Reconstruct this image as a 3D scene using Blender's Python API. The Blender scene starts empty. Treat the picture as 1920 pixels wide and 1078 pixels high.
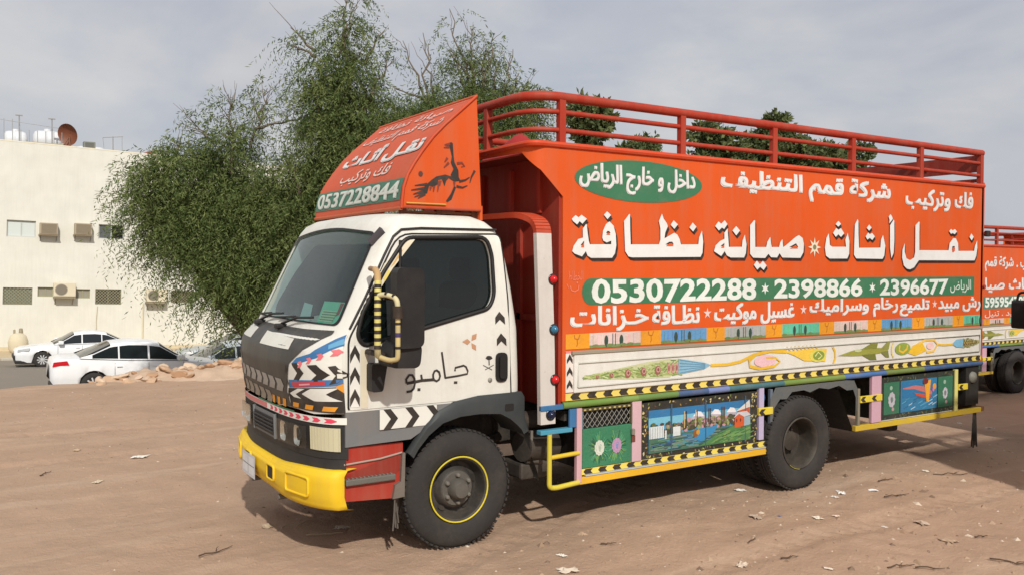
import bpy, bmesh, math, random
import numpy as np
from mathutils import Vector, Matrix
R = math.radians
random.seed(7)
RNG = np.random.default_rng(7)
scene = bpy.context.scene
COL = scene.collection

# ---------------------------------------------------------------- camera, sky, sun, exposure
cam = bpy.data.cameras.new('camera')
cam.sensor_width = 36.0
cam.lens = 36.0*1613.0382/1920
cam.clip_end = 2000
cam_ob = bpy.data.objects.new('camera', cam)
COL.objects.link(cam_ob)
_f = Vector((.53597951, .84389774, -.02371844)); _r = Vector((.84417698, -.53605145, .00375055)); _u = Vector((.00954922, .02203278, .99971164))
cam_ob.matrix_world = Matrix(((_r.x, _u.x, -_f.x, -1.290775), (_r.y, _u.y, -_f.y, -4.85620226), (_r.z, _u.z, -_f.z, 1.88362577), (0, 0, 0, 1)))
scene.camera = cam_ob

SUN_EL = R(38.6)
TO_SUN = Vector((-.36, -1.2, 1.0)).normalized()
world = bpy.data.worlds.new('World'); scene.world = world; world.use_nodes = True
nt = world.node_tree; nt.nodes.clear()
def wn(t, **kw):
    n = nt.nodes.new(t)
    for k, v in kw.items(): setattr(n, k, v)
    return n
sky = wn('ShaderNodeTexSky', sky_type='NISHITA', sun_disc=False, sun_elevation=SUN_EL, sun_rotation=math.atan2(TO_SUN.x, TO_SUN.y), dust_density=3.0, air_density=1.0, ozone_density=1.5)
tc = wn('ShaderNodeTexCoord'); mp = wn('ShaderNodeMapping'); mp.inputs['Scale'].default_value = (1.0, 1.0, 2.2)
nz = wn('ShaderNodeTexNoise'); nz.inputs['Scale'].default_value = 2.3; nz.inputs['Detail'].default_value = 7; nz.inputs['Roughness'].default_value = .56; nz.inputs['Distortion'].default_value = .5
rp = wn('ShaderNodeValToRGB'); rp.color_ramp.elements[0].position = .34; rp.color_ramp.elements[0].color = (.66,.66,.66,1); rp.color_ramp.elements[1].position = .56; rp.color_ramp.elements[1].color = (1,1,1,1)
nz2 = wn('ShaderNodeTexNoise'); nz2.inputs['Scale'].default_value = 3.1; nz2.inputs['Detail'].default_value = 6
cl = wn('ShaderNodeValToRGB'); cl.color_ramp.elements[0].position = .36; cl.color_ramp.elements[0].color = (5.2,5.35,5.8,1); cl.color_ramp.elements[1].position = .64; cl.color_ramp.elements[1].color = (6.8,6.75,6.7,1)
dim = wn('ShaderNodeMix', data_type='RGBA', blend_type='MULTIPLY'); dim.inputs[0].default_value = 1; dim.inputs[7].default_value = (.85,.85,.95,1)
mx = wn('ShaderNodeMix', data_type='RGBA'); bg = wn('ShaderNodeBackground'); bg.inputs['Strength'].default_value = .1; wo = wn('ShaderNodeOutputWorld')
L = nt.links.new
L(tc.outputs['Generated'], mp.inputs['Vector']); L(mp.outputs['Vector'], nz.inputs['Vector']); L(nz.outputs['Fac'], rp.inputs['Fac'])
L(mp.outputs['Vector'], nz2.inputs['Vector']); L(nz2.outputs['Fac'], cl.inputs['Fac'])
L(sky.outputs['Color'], dim.inputs[6]); L(dim.outputs[2], mx.inputs[6]); L(cl.outputs['Color'], mx.inputs[7]); L(rp.outputs['Color'], mx.inputs[0])
L(mx.outputs[2], bg.inputs['Color']); L(bg.outputs['Background'], wo.inputs['Surface'])

sun = bpy.data.lights.new('sun', 'SUN'); sun.energy = 3.5; sun.angle = R(1.2); sun.color = (1, .95, .87)
sun_ob = bpy.data.objects.new('sun', sun); COL.objects.link(sun_ob)
sun_ob.rotation_euler = (-TO_SUN).to_track_quat('-Z', 'Y').to_euler()
sun_ob.location = (0, -10, 12)
scene.view_settings.view_transform = 'Standard'; scene.view_settings.look = 'None'
scene.view_settings.exposure = 0; scene.view_settings.gamma = 1; scene.view_settings.use_curve_mapping = False

# ---------------------------------------------------------------- materials
def srgb(r, g, b):
    f = lambda c: c/255/12.92 if c <= 10 else ((c/255+.055)/1.055)**2.4
    return (f(r), f(g), f(b))
def mat(name, color=None, rough=.5, metal=0.0, grime=0.0, gscale=3.0, gcol=(.22,.16,.11), bump=0.0, bscale=40, spec=.5, vary=0.0, streak=0.0):
    """painted surface: colour from the face attribute 'col' or given, with dust and wear"""
    m = bpy.data.materials.new(name); m.use_nodes = True
    t = m.node_tree; b = t.nodes['Principled BSDF']
    b.inputs['Roughness'].default_value = rough; b.inputs['Metallic'].default_value = metal; b.inputs['Specular IOR Level'].default_value = spec
    if color is None:
        a = t.nodes.new('ShaderNodeAttribute'); a.attribute_name = 'col'; out = a.outputs['Color']
    else:
        a = t.nodes.new('ShaderNodeRGB'); a.outputs[0].default_value = (*color, 1); out = a.outputs[0]
    co = t.nodes.new('ShaderNodeTexCoord')
    if vary:
        n = t.nodes.new('ShaderNodeTexNoise'); n.inputs['Scale'].default_value = 1.3; n.inputs['Detail'].default_value = 5
        t.links.new(co.outputs['Object'], n.inputs['Vector'])
        r_ = t.nodes.new('ShaderNodeMapRange'); r_.inputs[1].default_value = .3; r_.inputs[2].default_value = .7; r_.inputs[3].default_value = 1-vary; r_.inputs[4].default_value = 1+vary
        t.links.new(n.outputs['Fac'], r_.inputs[0])
        mm = t.nodes.new('ShaderNodeVectorMath'); mm.operation = 'SCALE'
        t.links.new(out, mm.inputs[0]); t.links.new(r_.outputs[0], mm.inputs['Scale']); out = mm.outputs[0]
    if streak:                                                   # rain-washed dust runs and a dusty film
        mp = t.nodes.new('ShaderNodeMapping'); mp.inputs['Scale'].default_value = (7, 7, .45); t.links.new(co.outputs['Object'], mp.inputs[0])
        n = t.nodes.new('ShaderNodeTexNoise'); n.inputs['Scale'].default_value = 1.6; n.inputs['Detail'].default_value = 6; n.inputs['Roughness'].default_value = .62; t.links.new(mp.outputs[0], n.inputs['Vector'])
        r_ = t.nodes.new('ShaderNodeMapRange'); r_.inputs[1].default_value = .46; r_.inputs[2].default_value = .74; r_.inputs[3].default_value = 0; r_.inputs[4].default_value = streak; t.links.new(n.outputs['Fac'], r_.inputs[0])
        mx = t.nodes.new('ShaderNodeMix'); mx.data_type = 'RGBA'; mx.inputs[7].default_value = (.33,.25,.18,1); t.links.new(r_.outputs[0], mx.inputs[0]); t.links.new(out, mx.inputs[6]); out = mx.outputs[2]
        n = t.nodes.new('ShaderNodeTexNoise'); n.inputs['Scale'].default_value = 26; n.inputs['Detail'].default_value = 8; n.inputs['Roughness'].default_value = .75; t.links.new(co.outputs['Object'], n.inputs['Vector'])
        r_ = t.nodes.new('ShaderNodeMapRange'); r_.inputs[1].default_value = .66; r_.inputs[2].default_value = .70; r_.inputs[4].default_value = .55; t.links.new(n.outputs['Fac'], r_.inputs[0])
        mx = t.nodes.new('ShaderNodeMix'); mx.data_type = 'RGBA'; mx.inputs[7].default_value = (.12,.06,.035,1); t.links.new(r_.outputs[0], mx.inputs[0]); t.links.new(out, mx.inputs[6]); out = mx.outputs[2]
    if grime:
        n = t.nodes.new('ShaderNodeTexNoise'); n.inputs['Scale'].default_value = gscale; n.inputs['Detail'].default_value = 9; n.inputs['Roughness'].default_value = .7
        t.links.new(co.outputs['Object'], n.inputs['Vector'])
        r_ = t.nodes.new('ShaderNodeMapRange'); r_.inputs[1].default_value = .48; r_.inputs[2].default_value = .78; r_.inputs[3].default_value = grime*.25; r_.inputs[4].default_value = grime
        t.links.new(n.outputs['Fac'], r_.inputs[0])
        mx = t.nodes.new('ShaderNodeMix'); mx.data_type = 'RGBA'; mx.inputs[7].default_value = (*gcol, 1)
        t.links.new(r_.outputs[0], mx.inputs[0]); t.links.new(out, mx.inputs[6]); out = mx.outputs[2]
        rr = t.nodes.new('ShaderNodeMapRange'); rr.inputs[3].default_value = rough-.08; rr.inputs[4].default_value = min(1, rough+.25)
        t.links.new(n.outputs['Fac'], rr.inputs[0]); t.links.new(rr.outputs[0], b.inputs['Roughness'])
    t.links.new(out, b.inputs['Base Color'])
    if bump:
        n = t.nodes.new('ShaderNodeTexNoise'); n.inputs['Scale'].default_value = bscale; n.inputs['Detail'].default_value = 6
        t.links.new(co.outputs['Object'], n.inputs['Vector'])
        bp = t.nodes.new('ShaderNodeBump'); bp.inputs['Strength'].default_value = bump; bp.inputs['Distance'].default_value = .02
        t.links.new(n.outputs['Fac'], bp.inputs['Height']); t.links.new(bp.outputs['Normal'], b.inputs['Normal'])
    return m
M = {}
M['paint'] = mat('truck_paint', rough=.5, spec=.3, gcol=(.20,.135,.09), grime=.36, gscale=2.6, bump=.10, bscale=1.6, vary=.10, streak=.16)
M['hand_paint'] = mat('hand_painting', rough=.55, grime=.34, gscale=9, bump=.2, bscale=50, vary=.14, gcol=(.15,.12,.09))
M['letter'] = mat('sign_lettering', rough=.55, grime=.26, gscale=7, vary=.08, gcol=(.30,.22,.16))
M['rubber'] = mat('tyre_rubber', (.019,.018,.018), rough=.85, grime=.42, gscale=5, gcol=(.10,.082,.066), bump=.2, bscale=30)
M['plastic'] = mat('dark_plastic', rough=.5, grime=.24, gscale=4, gcol=(.10,.083,.07), spec=.4)
M['steel'] = mat('dusty_steel', rough=.6, metal=.3, grime=.6, gscale=5, gcol=(.17,.14,.11), bump=.15)
M['chrome'] = mat('lamp_reflector', (.75,.75,.72), rough=.18, metal=.9)
M['cloth'] = mat('cloth', rough=.9, grime=.2, vary=.1, bump=.3, bscale=20)
def glass(name, tint, rough=.04, alpha=.25, refl=1.0):
    m = bpy.data.materials.new(name); m.use_nodes = True; t = m.node_tree; t.nodes.clear()
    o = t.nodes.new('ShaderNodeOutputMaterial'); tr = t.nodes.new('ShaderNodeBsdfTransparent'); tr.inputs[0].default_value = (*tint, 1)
    g = t.nodes.new('ShaderNodeBsdfGlossy'); g.inputs['Roughness'].default_value = rough; g.inputs[0].default_value = (1,1,1,1)
    lw = t.nodes.new('ShaderNodeLayerWeight'); lw.inputs[0].default_value = .5
    fr = t.nodes.new('ShaderNodeMath'); fr.operation = 'POWER'; fr.inputs[1].default_value = 5.0; t.links.new(lw.outputs['Facing'], fr.inputs[0])
    ad = t.nodes.new('ShaderNodeMath'); ad.operation = 'MULTIPLY_ADD'; ad.inputs[1].default_value = refl; ad.inputs[2].default_value = .045
    mx = t.nodes.new('ShaderNodeMixShader')
    df = t.nodes.new('ShaderNodeBsdfDiffuse'); df.inputs[0].default_value = (.15,.22,.22,1)   # dust film; teal put in its colour imitates reflected sky and trees
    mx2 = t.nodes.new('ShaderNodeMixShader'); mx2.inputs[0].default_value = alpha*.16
    t.links.new(fr.outputs[0], ad.inputs[0]); t.links.new(ad.outputs[0], mx.inputs[0]); t.links.new(tr.outputs[0], mx.inputs[1]); t.links.new(g.outputs[0], mx.inputs[2])
    t.links.new(mx.outputs[0], mx2.inputs[1]); t.links.new(df.outputs[0], mx2.inputs[2]); t.links.new(mx2.outputs[0], o.inputs[0])
    return m
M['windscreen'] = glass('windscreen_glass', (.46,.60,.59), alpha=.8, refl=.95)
M['glass'] = glass('window_glass', (.055,.08,.075), alpha=.12, refl=.9)
M['lens'] = glass('lamp_lens', (.9,.9,.86), alpha=.15, refl=.6)
M['carglass'] = mat('car_window', (.012,.016,.018), rough=.06)

# ---------------------------------------------------------------- mesh builder
class MB:
    def __init__(s): s.v = []; s.f = []; s.c = []; s.sm = []
    def add(s, vs, fs, col=(.5,.5,.5), smooth=False):
        o = len(s.v); s.v += [tuple(p) for p in vs]
        for f in fs: s.f.append(tuple(o+i for i in f)); s.c.append(col); s.sm.append(smooth)
        return s
    def box(s, x0, x1, y0, y1, z0, z1, col=(.5,.5,.5), bev=0.0):
        if bev:
            b = min(bev, (x1-x0)*.45, (y1-y0)*.45, (z1-z0)*.45)
            bm = bmesh.new(); bmesh.ops.create_cube(bm, size=1)
            for v in bm.verts: v.co = Vector((x0+(v.co.x+.5)*(x1-x0), y0+(v.co.y+.5)*(y1-y0), z0+(v.co.z+.5)*(z1-z0)))
            bmesh.ops.bevel(bm, geom=bm.edges[:], offset=b, segments=2, profile=.5, affect='EDGES')
            bm.verts.index_update(); s.add([v.co for v in bm.verts], [[v.index for v in f.verts] for f in bm.faces], col); bm.free(); return s
        vs = [(x,y,z) for x in (x0,x1) for y in (y0,y1) for z in (z0,z1)]
        return s.add(vs, [(0,1,3,2),(4,6,7,5),(0,4,5,1),(2,3,7,6),(0,2,6,4),(1,5,7,3)], col)
    def prism(s, poly, fn0, fn1, col=(.5,.5,.5), cap0=True, cap1=True):
        n = len(poly); vs = [fn0(*p) for p in poly]+[fn1(*p) for p in poly]
        fs = [(i,(i+1)%n,n+(i+1)%n,n+i) for i in range(n)]
        if cap0: fs.append(tuple(range(n))[::-1])
        if cap1: fs.append(tuple(range(n,2*n)))
        return s.add(vs, fs, col)
    def tube(s, pts, r, n=10, col=(.5,.5,.5), cap=True, r1=None):
        P = [Vector(p) for p in pts]; rings = []
        m = len(P); ref = None
        for i, p in enumerate(P):
            d = (P[min(i+1,m-1)]-P[max(i-1,0)]).normalized()
            if ref is None: ref = Vector((0,0,1)) if abs(d.z) < .9 else Vector((1,0,0))
            a = d.cross(ref).normalized(); b = d.cross(a).normalized(); ref = -b if ref.dot(b) < 0 else b
            a = d.cross(ref).normalized(); b = d.cross(a)
            rr = r if r1 is None else r+(r1-r)*i/(m-1)
            rings.append([p+a*math.cos(2*math.pi*k/n)*rr+b*math.sin(2*math.pi*k/n)*rr for k in range(n)])
        vs = [q for g in rings for q in g]; fs = [(i*n+k, i*n+(k+1)%n, (i+1)*n+(k+1)%n, (i+1)*n+k) for i in range(m-1) for k in range(n)]
        s.add(vs, fs, col, True)
        if cap: s.add(rings[0], [tuple(range(n))], col); s.add(rings[-1], [tuple(range(n))[::-1]], col)
        return s
    def lathe(s, prof, c, n=48, col=(.5,.5,.5), smooth=True, axis='y'):
        """prof: (radius, offset along axis)"""
        vs = []
        for k in range(n):
            a = 2*math.pi*k/n; ca, sa = math.cos(a), math.sin(a)
            for r, h in prof:
                vs.append((c[0]+r*ca, c[1]+h, c[2]+r*sa) if axis == 'y' else (c[0]+r*ca, c[1]+r*sa, c[2]+h) if axis == 'z' else (c[0]+h, c[1]+r*ca, c[2]+r*sa))
        m = len(prof)
        return s.add(vs, [(k*m+i, k*m+i+1, ((k+1)%n)*m+i+1, ((k+1)%n)*m+i) for k in range(n) for i in range(m-1)], col, smooth)
    def grid(s, fn, nu, nv, col=(.5,.5,.5), smooth=True):
        vs = [fn(i/nu, j/nv) for i in range(nu+1) for j in range(nv+1)]
        return s.add(vs, [(i*(nv+1)+j, (i+1)*(nv+1)+j, (i+1)*(nv+1)+j+1, i*(nv+1)+j+1) for i in range(nu) for j in range(nv)], col, smooth)
    def build(s, name, m, parent=None, loc=None, sharp=None):
        me = bpy.data.meshes.new(name); me.from_pydata(s.v, [], s.f); me.materials.append(m)
        a = me.attributes.new('col', 'FLOAT_COLOR', 'FACE')
        a.data.foreach_set('color', [q for c in s.c for q in (*c[:3], 1.0)])
        me.polygons.foreach_set('use_smooth', s.sm)
        me.validate()
        if sharp: me.set_sharp_from_angle(angle=R(sharp))
        o = bpy.data.objects.new(name, me); COL.objects.link(o)
        if parent is not None: o.parent = parent
        if loc is not None: o.location = loc
        return o
def tag(o, label=None, cat=None, group=None, kind=None):
    if label: o['label'] = label
    if cat: o['category'] = cat
    if group: o['group'] = group
    if kind: o['kind'] = kind
    return o
def empty(name, loc=(0,0,0), rz=0, label=None, cat=None, group=None):
    o = bpy.data.objects.new(name, None); COL.objects.link(o); o.location = loc; o.rotation_euler = (0,0,rz); o.empty_display_size = .2
    return tag(o, label, cat, group)
def copy_tree(o, parent=None, skip=()):
    c = o.copy(); COL.objects.link(c)
    if parent is not None: c.parent = parent
    for ch in list(o.children):
        if ch.name.split('.')[0] not in skip: copy_tree(ch, c, skip)
    return c
def fillet(pts, r, n=5):
    """round the inner corners of a 3-D path"""
    P = [Vector(p) for p in pts]; out = [P[0]]
    for a, b, c in zip(P, P[1:], P[2:]):
        d0 = (a-b); d1 = (c-b); q = min(r, d0.length*.49, d1.length*.49); p0 = b+d0.normalized()*q; p1 = b+d1.normalized()*q
        for k in range(n+1):
            t = k/n; out.append(p0*(1-t)**2+b*2*t*(1-t)+p1*t*t)
    out.append(P[-1]); return out
def fillet2(poly, r, n=4):
    """round the corners of a closed 2-D outline; r may be a list"""
    out = []; m = len(poly)
    for i in range(m):
        a, b, c = Vector(poly[i-1]), Vector(poly[i]), Vector(poly[(i+1) % m]); rr = r[i] if isinstance(r, (list, tuple)) else r
        if rr <= 0: out.append(tuple(b)); continue
        d0 = a-b; d1 = c-b; q = min(rr, d0.length*.49, d1.length*.49); p0 = b+d0.normalized()*q; p1 = b+d1.normalized()*q
        for k in range(n+1):
            t = k/n; out.append(tuple(p0*(1-t)**2+b*2*t*(1-t)+p1*t*t))
    return out
def clip(poly, ax, lim, keep_less):
    out = []
    for a, b in zip(poly, poly[1:]+poly[:1]):
        ia = (a[ax] <= lim) == keep_less; ib = (b[ax] <= lim) == keep_less
        if ia: out.append(a)
        if ia != ib:
            t = (lim-a[ax])/((b[ax]-a[ax]) or 1e-9); out.append((a[0]+(b[0]-a[0])*t, a[1]+(b[1]-a[1])*t))
    return out
def tris(poly):
    from mathutils.geometry import tessellate_polygon
    return [[poly[i] for i in t] for t in tessellate_polygon([[Vector((p[0], p[1], 0)) for p in poly]])]
def sliced(polys, ax, step):
    res = []
    for pl in polys:
        lo = min(p[ax] for p in pl); hi = max(p[ax] for p in pl); k = math.floor(lo/step)
        while k*step < hi:
            q = clip(clip(list(pl), ax, (k+1)*step, True), ax, k*step, False)
            if len(q) > 2: res.append(q)
            k += 1
    return res
def hand(u, v, h):
    """the small unsteadiness of a signwriter's brush"""
    k = min(.009, h*.020)
    return (u+k*(.5*math.sin(19*u+13*v)+.5*math.sin(41*v+7*u)), v+k*(.6*math.sin(13*u+.5)+.4*math.sin(47*u+19*v)))
class Paint(MB):
    """flat paint films: each colour laid over the one below, mapped onto a real surface by fn(u, v, height)"""
    def __init__(s, fn, step=.0011, base=.003, cut=None): super().__init__(); s.fn = fn; s.step = step; s.base = base; s.cut = cut; s.n = 0
    def build(s, name, m, parent=None, loc=None, sharp=None):
        o = super().build(name, m, parent, loc, sharp)
        if s.cut:                                                # films on a curved panel are welded and shade as one skin
            bm = bmesh.new(); bm.from_mesh(o.data); bmesh.ops.remove_doubles(bm, verts=bm.verts, dist=4e-5)
            for f in bm.faces: f.smooth = True
            bm.to_mesh(o.data); bm.free()
        return o
    def poly(s, pts, col, layer=0):
        ps = [list(pts)]
        if s.cut:
            ps = tris(list(pts))
            for ax, st in s.cut: ps = sliced(ps, ax, st)
        s.n += 1; h = s.base+s.step*layer+(s.n % 56)*1.6e-5               # brush strokes that cross never share one plane
        for q in ps: s.add([s.fn(a, b, h) for a, b in q], [tuple(range(len(q)))], col)
        return s
    def rect(s, u0, u1, v0, v1, col, layer=0): return s.poly([(u0,v0),(u1,v0),(u1,v1),(u0,v1)], col, layer)
    def ell(s, u, v, a, b, col, layer=0, n=24, rot=0):
        c, q = math.cos(rot), math.sin(rot)
        return s.poly([(u+a*math.cos(t)*c-b*math.sin(t)*q, v+a*math.cos(t)*q+b*math.sin(t)*c) for t in [2*math.pi*k/n for k in range(n)]], col, layer)
    def line(s, pts, w, col, layer=0, w1=None):
        m = len(pts); Lf, Rt = [], []
        for i, p in enumerate(pts):
            a = pts[max(i-1,0)]; b = pts[min(i+1,m-1)]; d = (Vector(b)-Vector(a)); d = d.normalized() if d.length > 0 else Vector((1,0))
            ww = (w if w1 is None else w+(w1-w)*i/(m-1))/2
            Lf.append((p[0]-d.y*ww, p[1]+d.x*ww)); Rt.append((p[0]+d.y*ww, p[1]-d.x*ww))
        for i in range(m-1): s.poly([Lf[i], Lf[i+1], Rt[i+1], Rt[i]], col, layer)
        return s
    def star(s, u, v, r, col, layer=0, n=5, inner=.42, rot=0):
        return s.poly([(u+(r if k % 2 == 0 else r*inner)*math.sin(math.pi*k/n+rot), v+(r if k % 2 == 0 else r*inner)*math.cos(math.pi*k/n+rot)) for k in range(2*n)], col, layer)
    def text(s, txt, u0, u1, v0, v1, col, layer=0, fat=0.0, bold=0.0):
        if bold:                                                 # a wider brush: the strokes drawn side by side
            for k, (a, b) in enumerate(((-1,-.6),(1,-.6),(-1,.6),(1,.6),(0,0))): s.text(txt, u0+bold*(1+a), u1-bold*(1-a), v0+bold*(1+b), v1-bold*(1-b), col, layer+k*.8)
            return s
        T = text_tris(txt, fat)
        if not T: return s
        xs = [p[0] for t, _ in T for p in t]; ys = [p[1] for t, _ in T for p in t]
        ax, bx, ay, by = min(xs), max(xs), min(ys), max(ys)
        for t, g in T:
            if abs((t[1][0]-t[0][0])*(t[2][1]-t[0][1])-(t[2][0]-t[0][0])*(t[1][1]-t[0][1])) < 1e-4: continue
            h = s.base+s.step*layer+g*.00015; ps = [[hand(u0+(p[0]-ax)/(bx-ax)*(u1-u0), v0+(p[1]-ay)/(by-ay)*(v1-v0), v1-v0) for p in t]]
            if s.cut:
                for axi, st in s.cut: ps = sliced(ps, axi, st)
            for q in ps: s.add([s.fn(a, b, h) for a, b in q], [tuple(range(len(q)))], col)
        return s
    def chevrons(s, u0, u1, v0, v1, n, c0, c1, layer=0, d=-1, duty=.5):
        """a band of c0 with n arrow stripes of c1 pointing along +u (d=1) or -u"""
        s.rect(u0, u1, v0, v1, c0, layer); p = (u1-u0)/n; vm = (v0+v1)/2; k = (v1-v0)*.42*d
        for i in range(n):
            a = u0+p*(i+.28); b = a+p*duty
            if d < 0: a -= k; b -= k
            e = (v1-v0)*.06
            s.poly([(a,v0+e),(b,v0+e),(b+k,vm),(b,v1-e),(a,v1-e),(a+k,vm)], c1, layer+1)
        return s
# ---- arabic writing: letters joined into their positional forms and laid out right to left
_AR = {0x627:(0xFE8D,2),0x623:(0xFE83,2),0x628:(0xFE8F,4),0x629:(0xFE93,2),0x62A:(0xFE95,4),0x62B:(0xFE99,4),0x62C:(0xFE9D,4),0x62D:(0xFEA1,4),0x62E:(0xFEA5,4),0x62F:(0xFEA9,2),0x630:(0xFEAB,2),0x631:(0xFEAD,2),0x632:(0xFEAF,2),0x633:(0xFEB1,4),0x634:(0xFEB5,4),0x635:(0xFEB9,4),0x636:(0xFEBD,4),0x637:(0xFEC1,4),0x638:(0xFEC5,4),0x639:(0xFEC9,4),0x63A:(0xFECD,4),0x641:(0xFED1,4),0x642:(0xFED5,4),0x643:(0xFED9,4),0x644:(0xFEDD,4),0x645:(0xFEE1,4),0x646:(0xFEE5,4),0x647:(0xFEE9,4),0x648:(0xFEED,2),0x64A:(0xFEF1,4)}
def shape(t):
    out = []
    for i, ch in enumerate(t):
        c = ord(ch)
        if c not in _AR: out.append(ch); continue
        b, k = _AR[c]
        prv = i > 0 and (t[i-1] == '\u0640' or (ord(t[i-1]) in _AR and _AR[ord(t[i-1])][1] == 4))
        nxt = k == 4 and i+1 < len(t) and (t[i+1] == '\u0640' or ord(t[i+1]) in _AR)
        out.append(chr(b+(3 if prv and nxt else 2 if nxt else 1 if prv else 0)))
    return ''.join(out[::-1]) if any(ord(c) > 0x600 for c in t) else t
_TC = {}
def text_tris(txt, fat=0.0):
    key = (txt, fat)
    if key not in _TC:
        c = bpy.data.curves.new('lettering_source', 'FONT'); c.body = shape(txt); c.offset = fat; c.resolution_u = 3
        o = bpy.data.objects.new('lettering_source', c); COL.objects.link(o)
        dg = bpy.context.evaluated_depsgraph_get(); ev = o.evaluated_get(dg); me = ev.to_mesh(); me.calc_loop_triangles()
        par = list(range(len(me.vertices)))                              # joined letters overlap: keep every glyph on its own film
        def find(i):
            while par[i] != i: par[i] = par[par[i]]; i = par[i]
            return i
        for e in me.edges: par[find(e.vertices[0])] = find(e.vertices[1])
        ids = {}
        _TC[key] = [([tuple(me.vertices[i].co[:2]) for i in t.vertices], ids.setdefault(find(t.vertices[0]), len(ids)) % 6) for t in me.loop_triangles]
        ev.to_mesh_clear(); bpy.data.objects.remove(o); bpy.data.curves.remove(c)
    return _TC[key]
CAB_YC = 1.06
# level z, nose x, corner depth, half width, rear x
CAB_SEC = [(.60,.47,.25,.94,1.95),(.98,.455,.265,.94,1.95),(1.10,.43,.285,.94,1.95),(1.26,.41,.295,.94,1.945),(1.36,.425,.285,.94,1.94),(1.43,.50,.215,.94,1.938),
           (1.47,.575,.15,.938,1.936),(1.60,.648,.135,.932,1.918),(1.75,.72,.13,.925,1.895),(1.90,.794,.125,.915,1.865),(2.05,.868,.12,.905,1.83),(2.14,.915,.12,.885,1.785),(2.19,.95,.12,.85,1.73),
           (2.225,1.0,.14,.79,1.66),(2.243,1.08,.2,.68,1.56),(2.25,1.2,.2,.5,1.45)]
def cab_at(z):
    if z <= CAB_SEC[0][0]: return CAB_SEC[0][1:]
    for a, b in zip(CAB_SEC, CAB_SEC[1:]):
        if z <= b[0]:
            t = (z-a[0])/(b[0]-a[0])
            return tuple(p+(q-p)*t for p, q in zip(a[1:], b[1:]))
    return CAB_SEC[-1][1:]
def cab_front(y, z):                        # x of the nose at a height and a width
    xf, d, hw, xr = cab_at(z)
    v = min(1, abs(y-CAB_YC)/hw)
    return xf+d-d*math.sqrt(max(0, 1-v**3.2))
def cab_side(x, z):                         # y of the near flank at a length and a height
    xf, d, hw, xr = cab_at(z)
    t = max(0, min(1, (xf+d-x)/d))
    return CAB_YC-hw*(max(0, 1-t*t))**(1/3.2)
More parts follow.
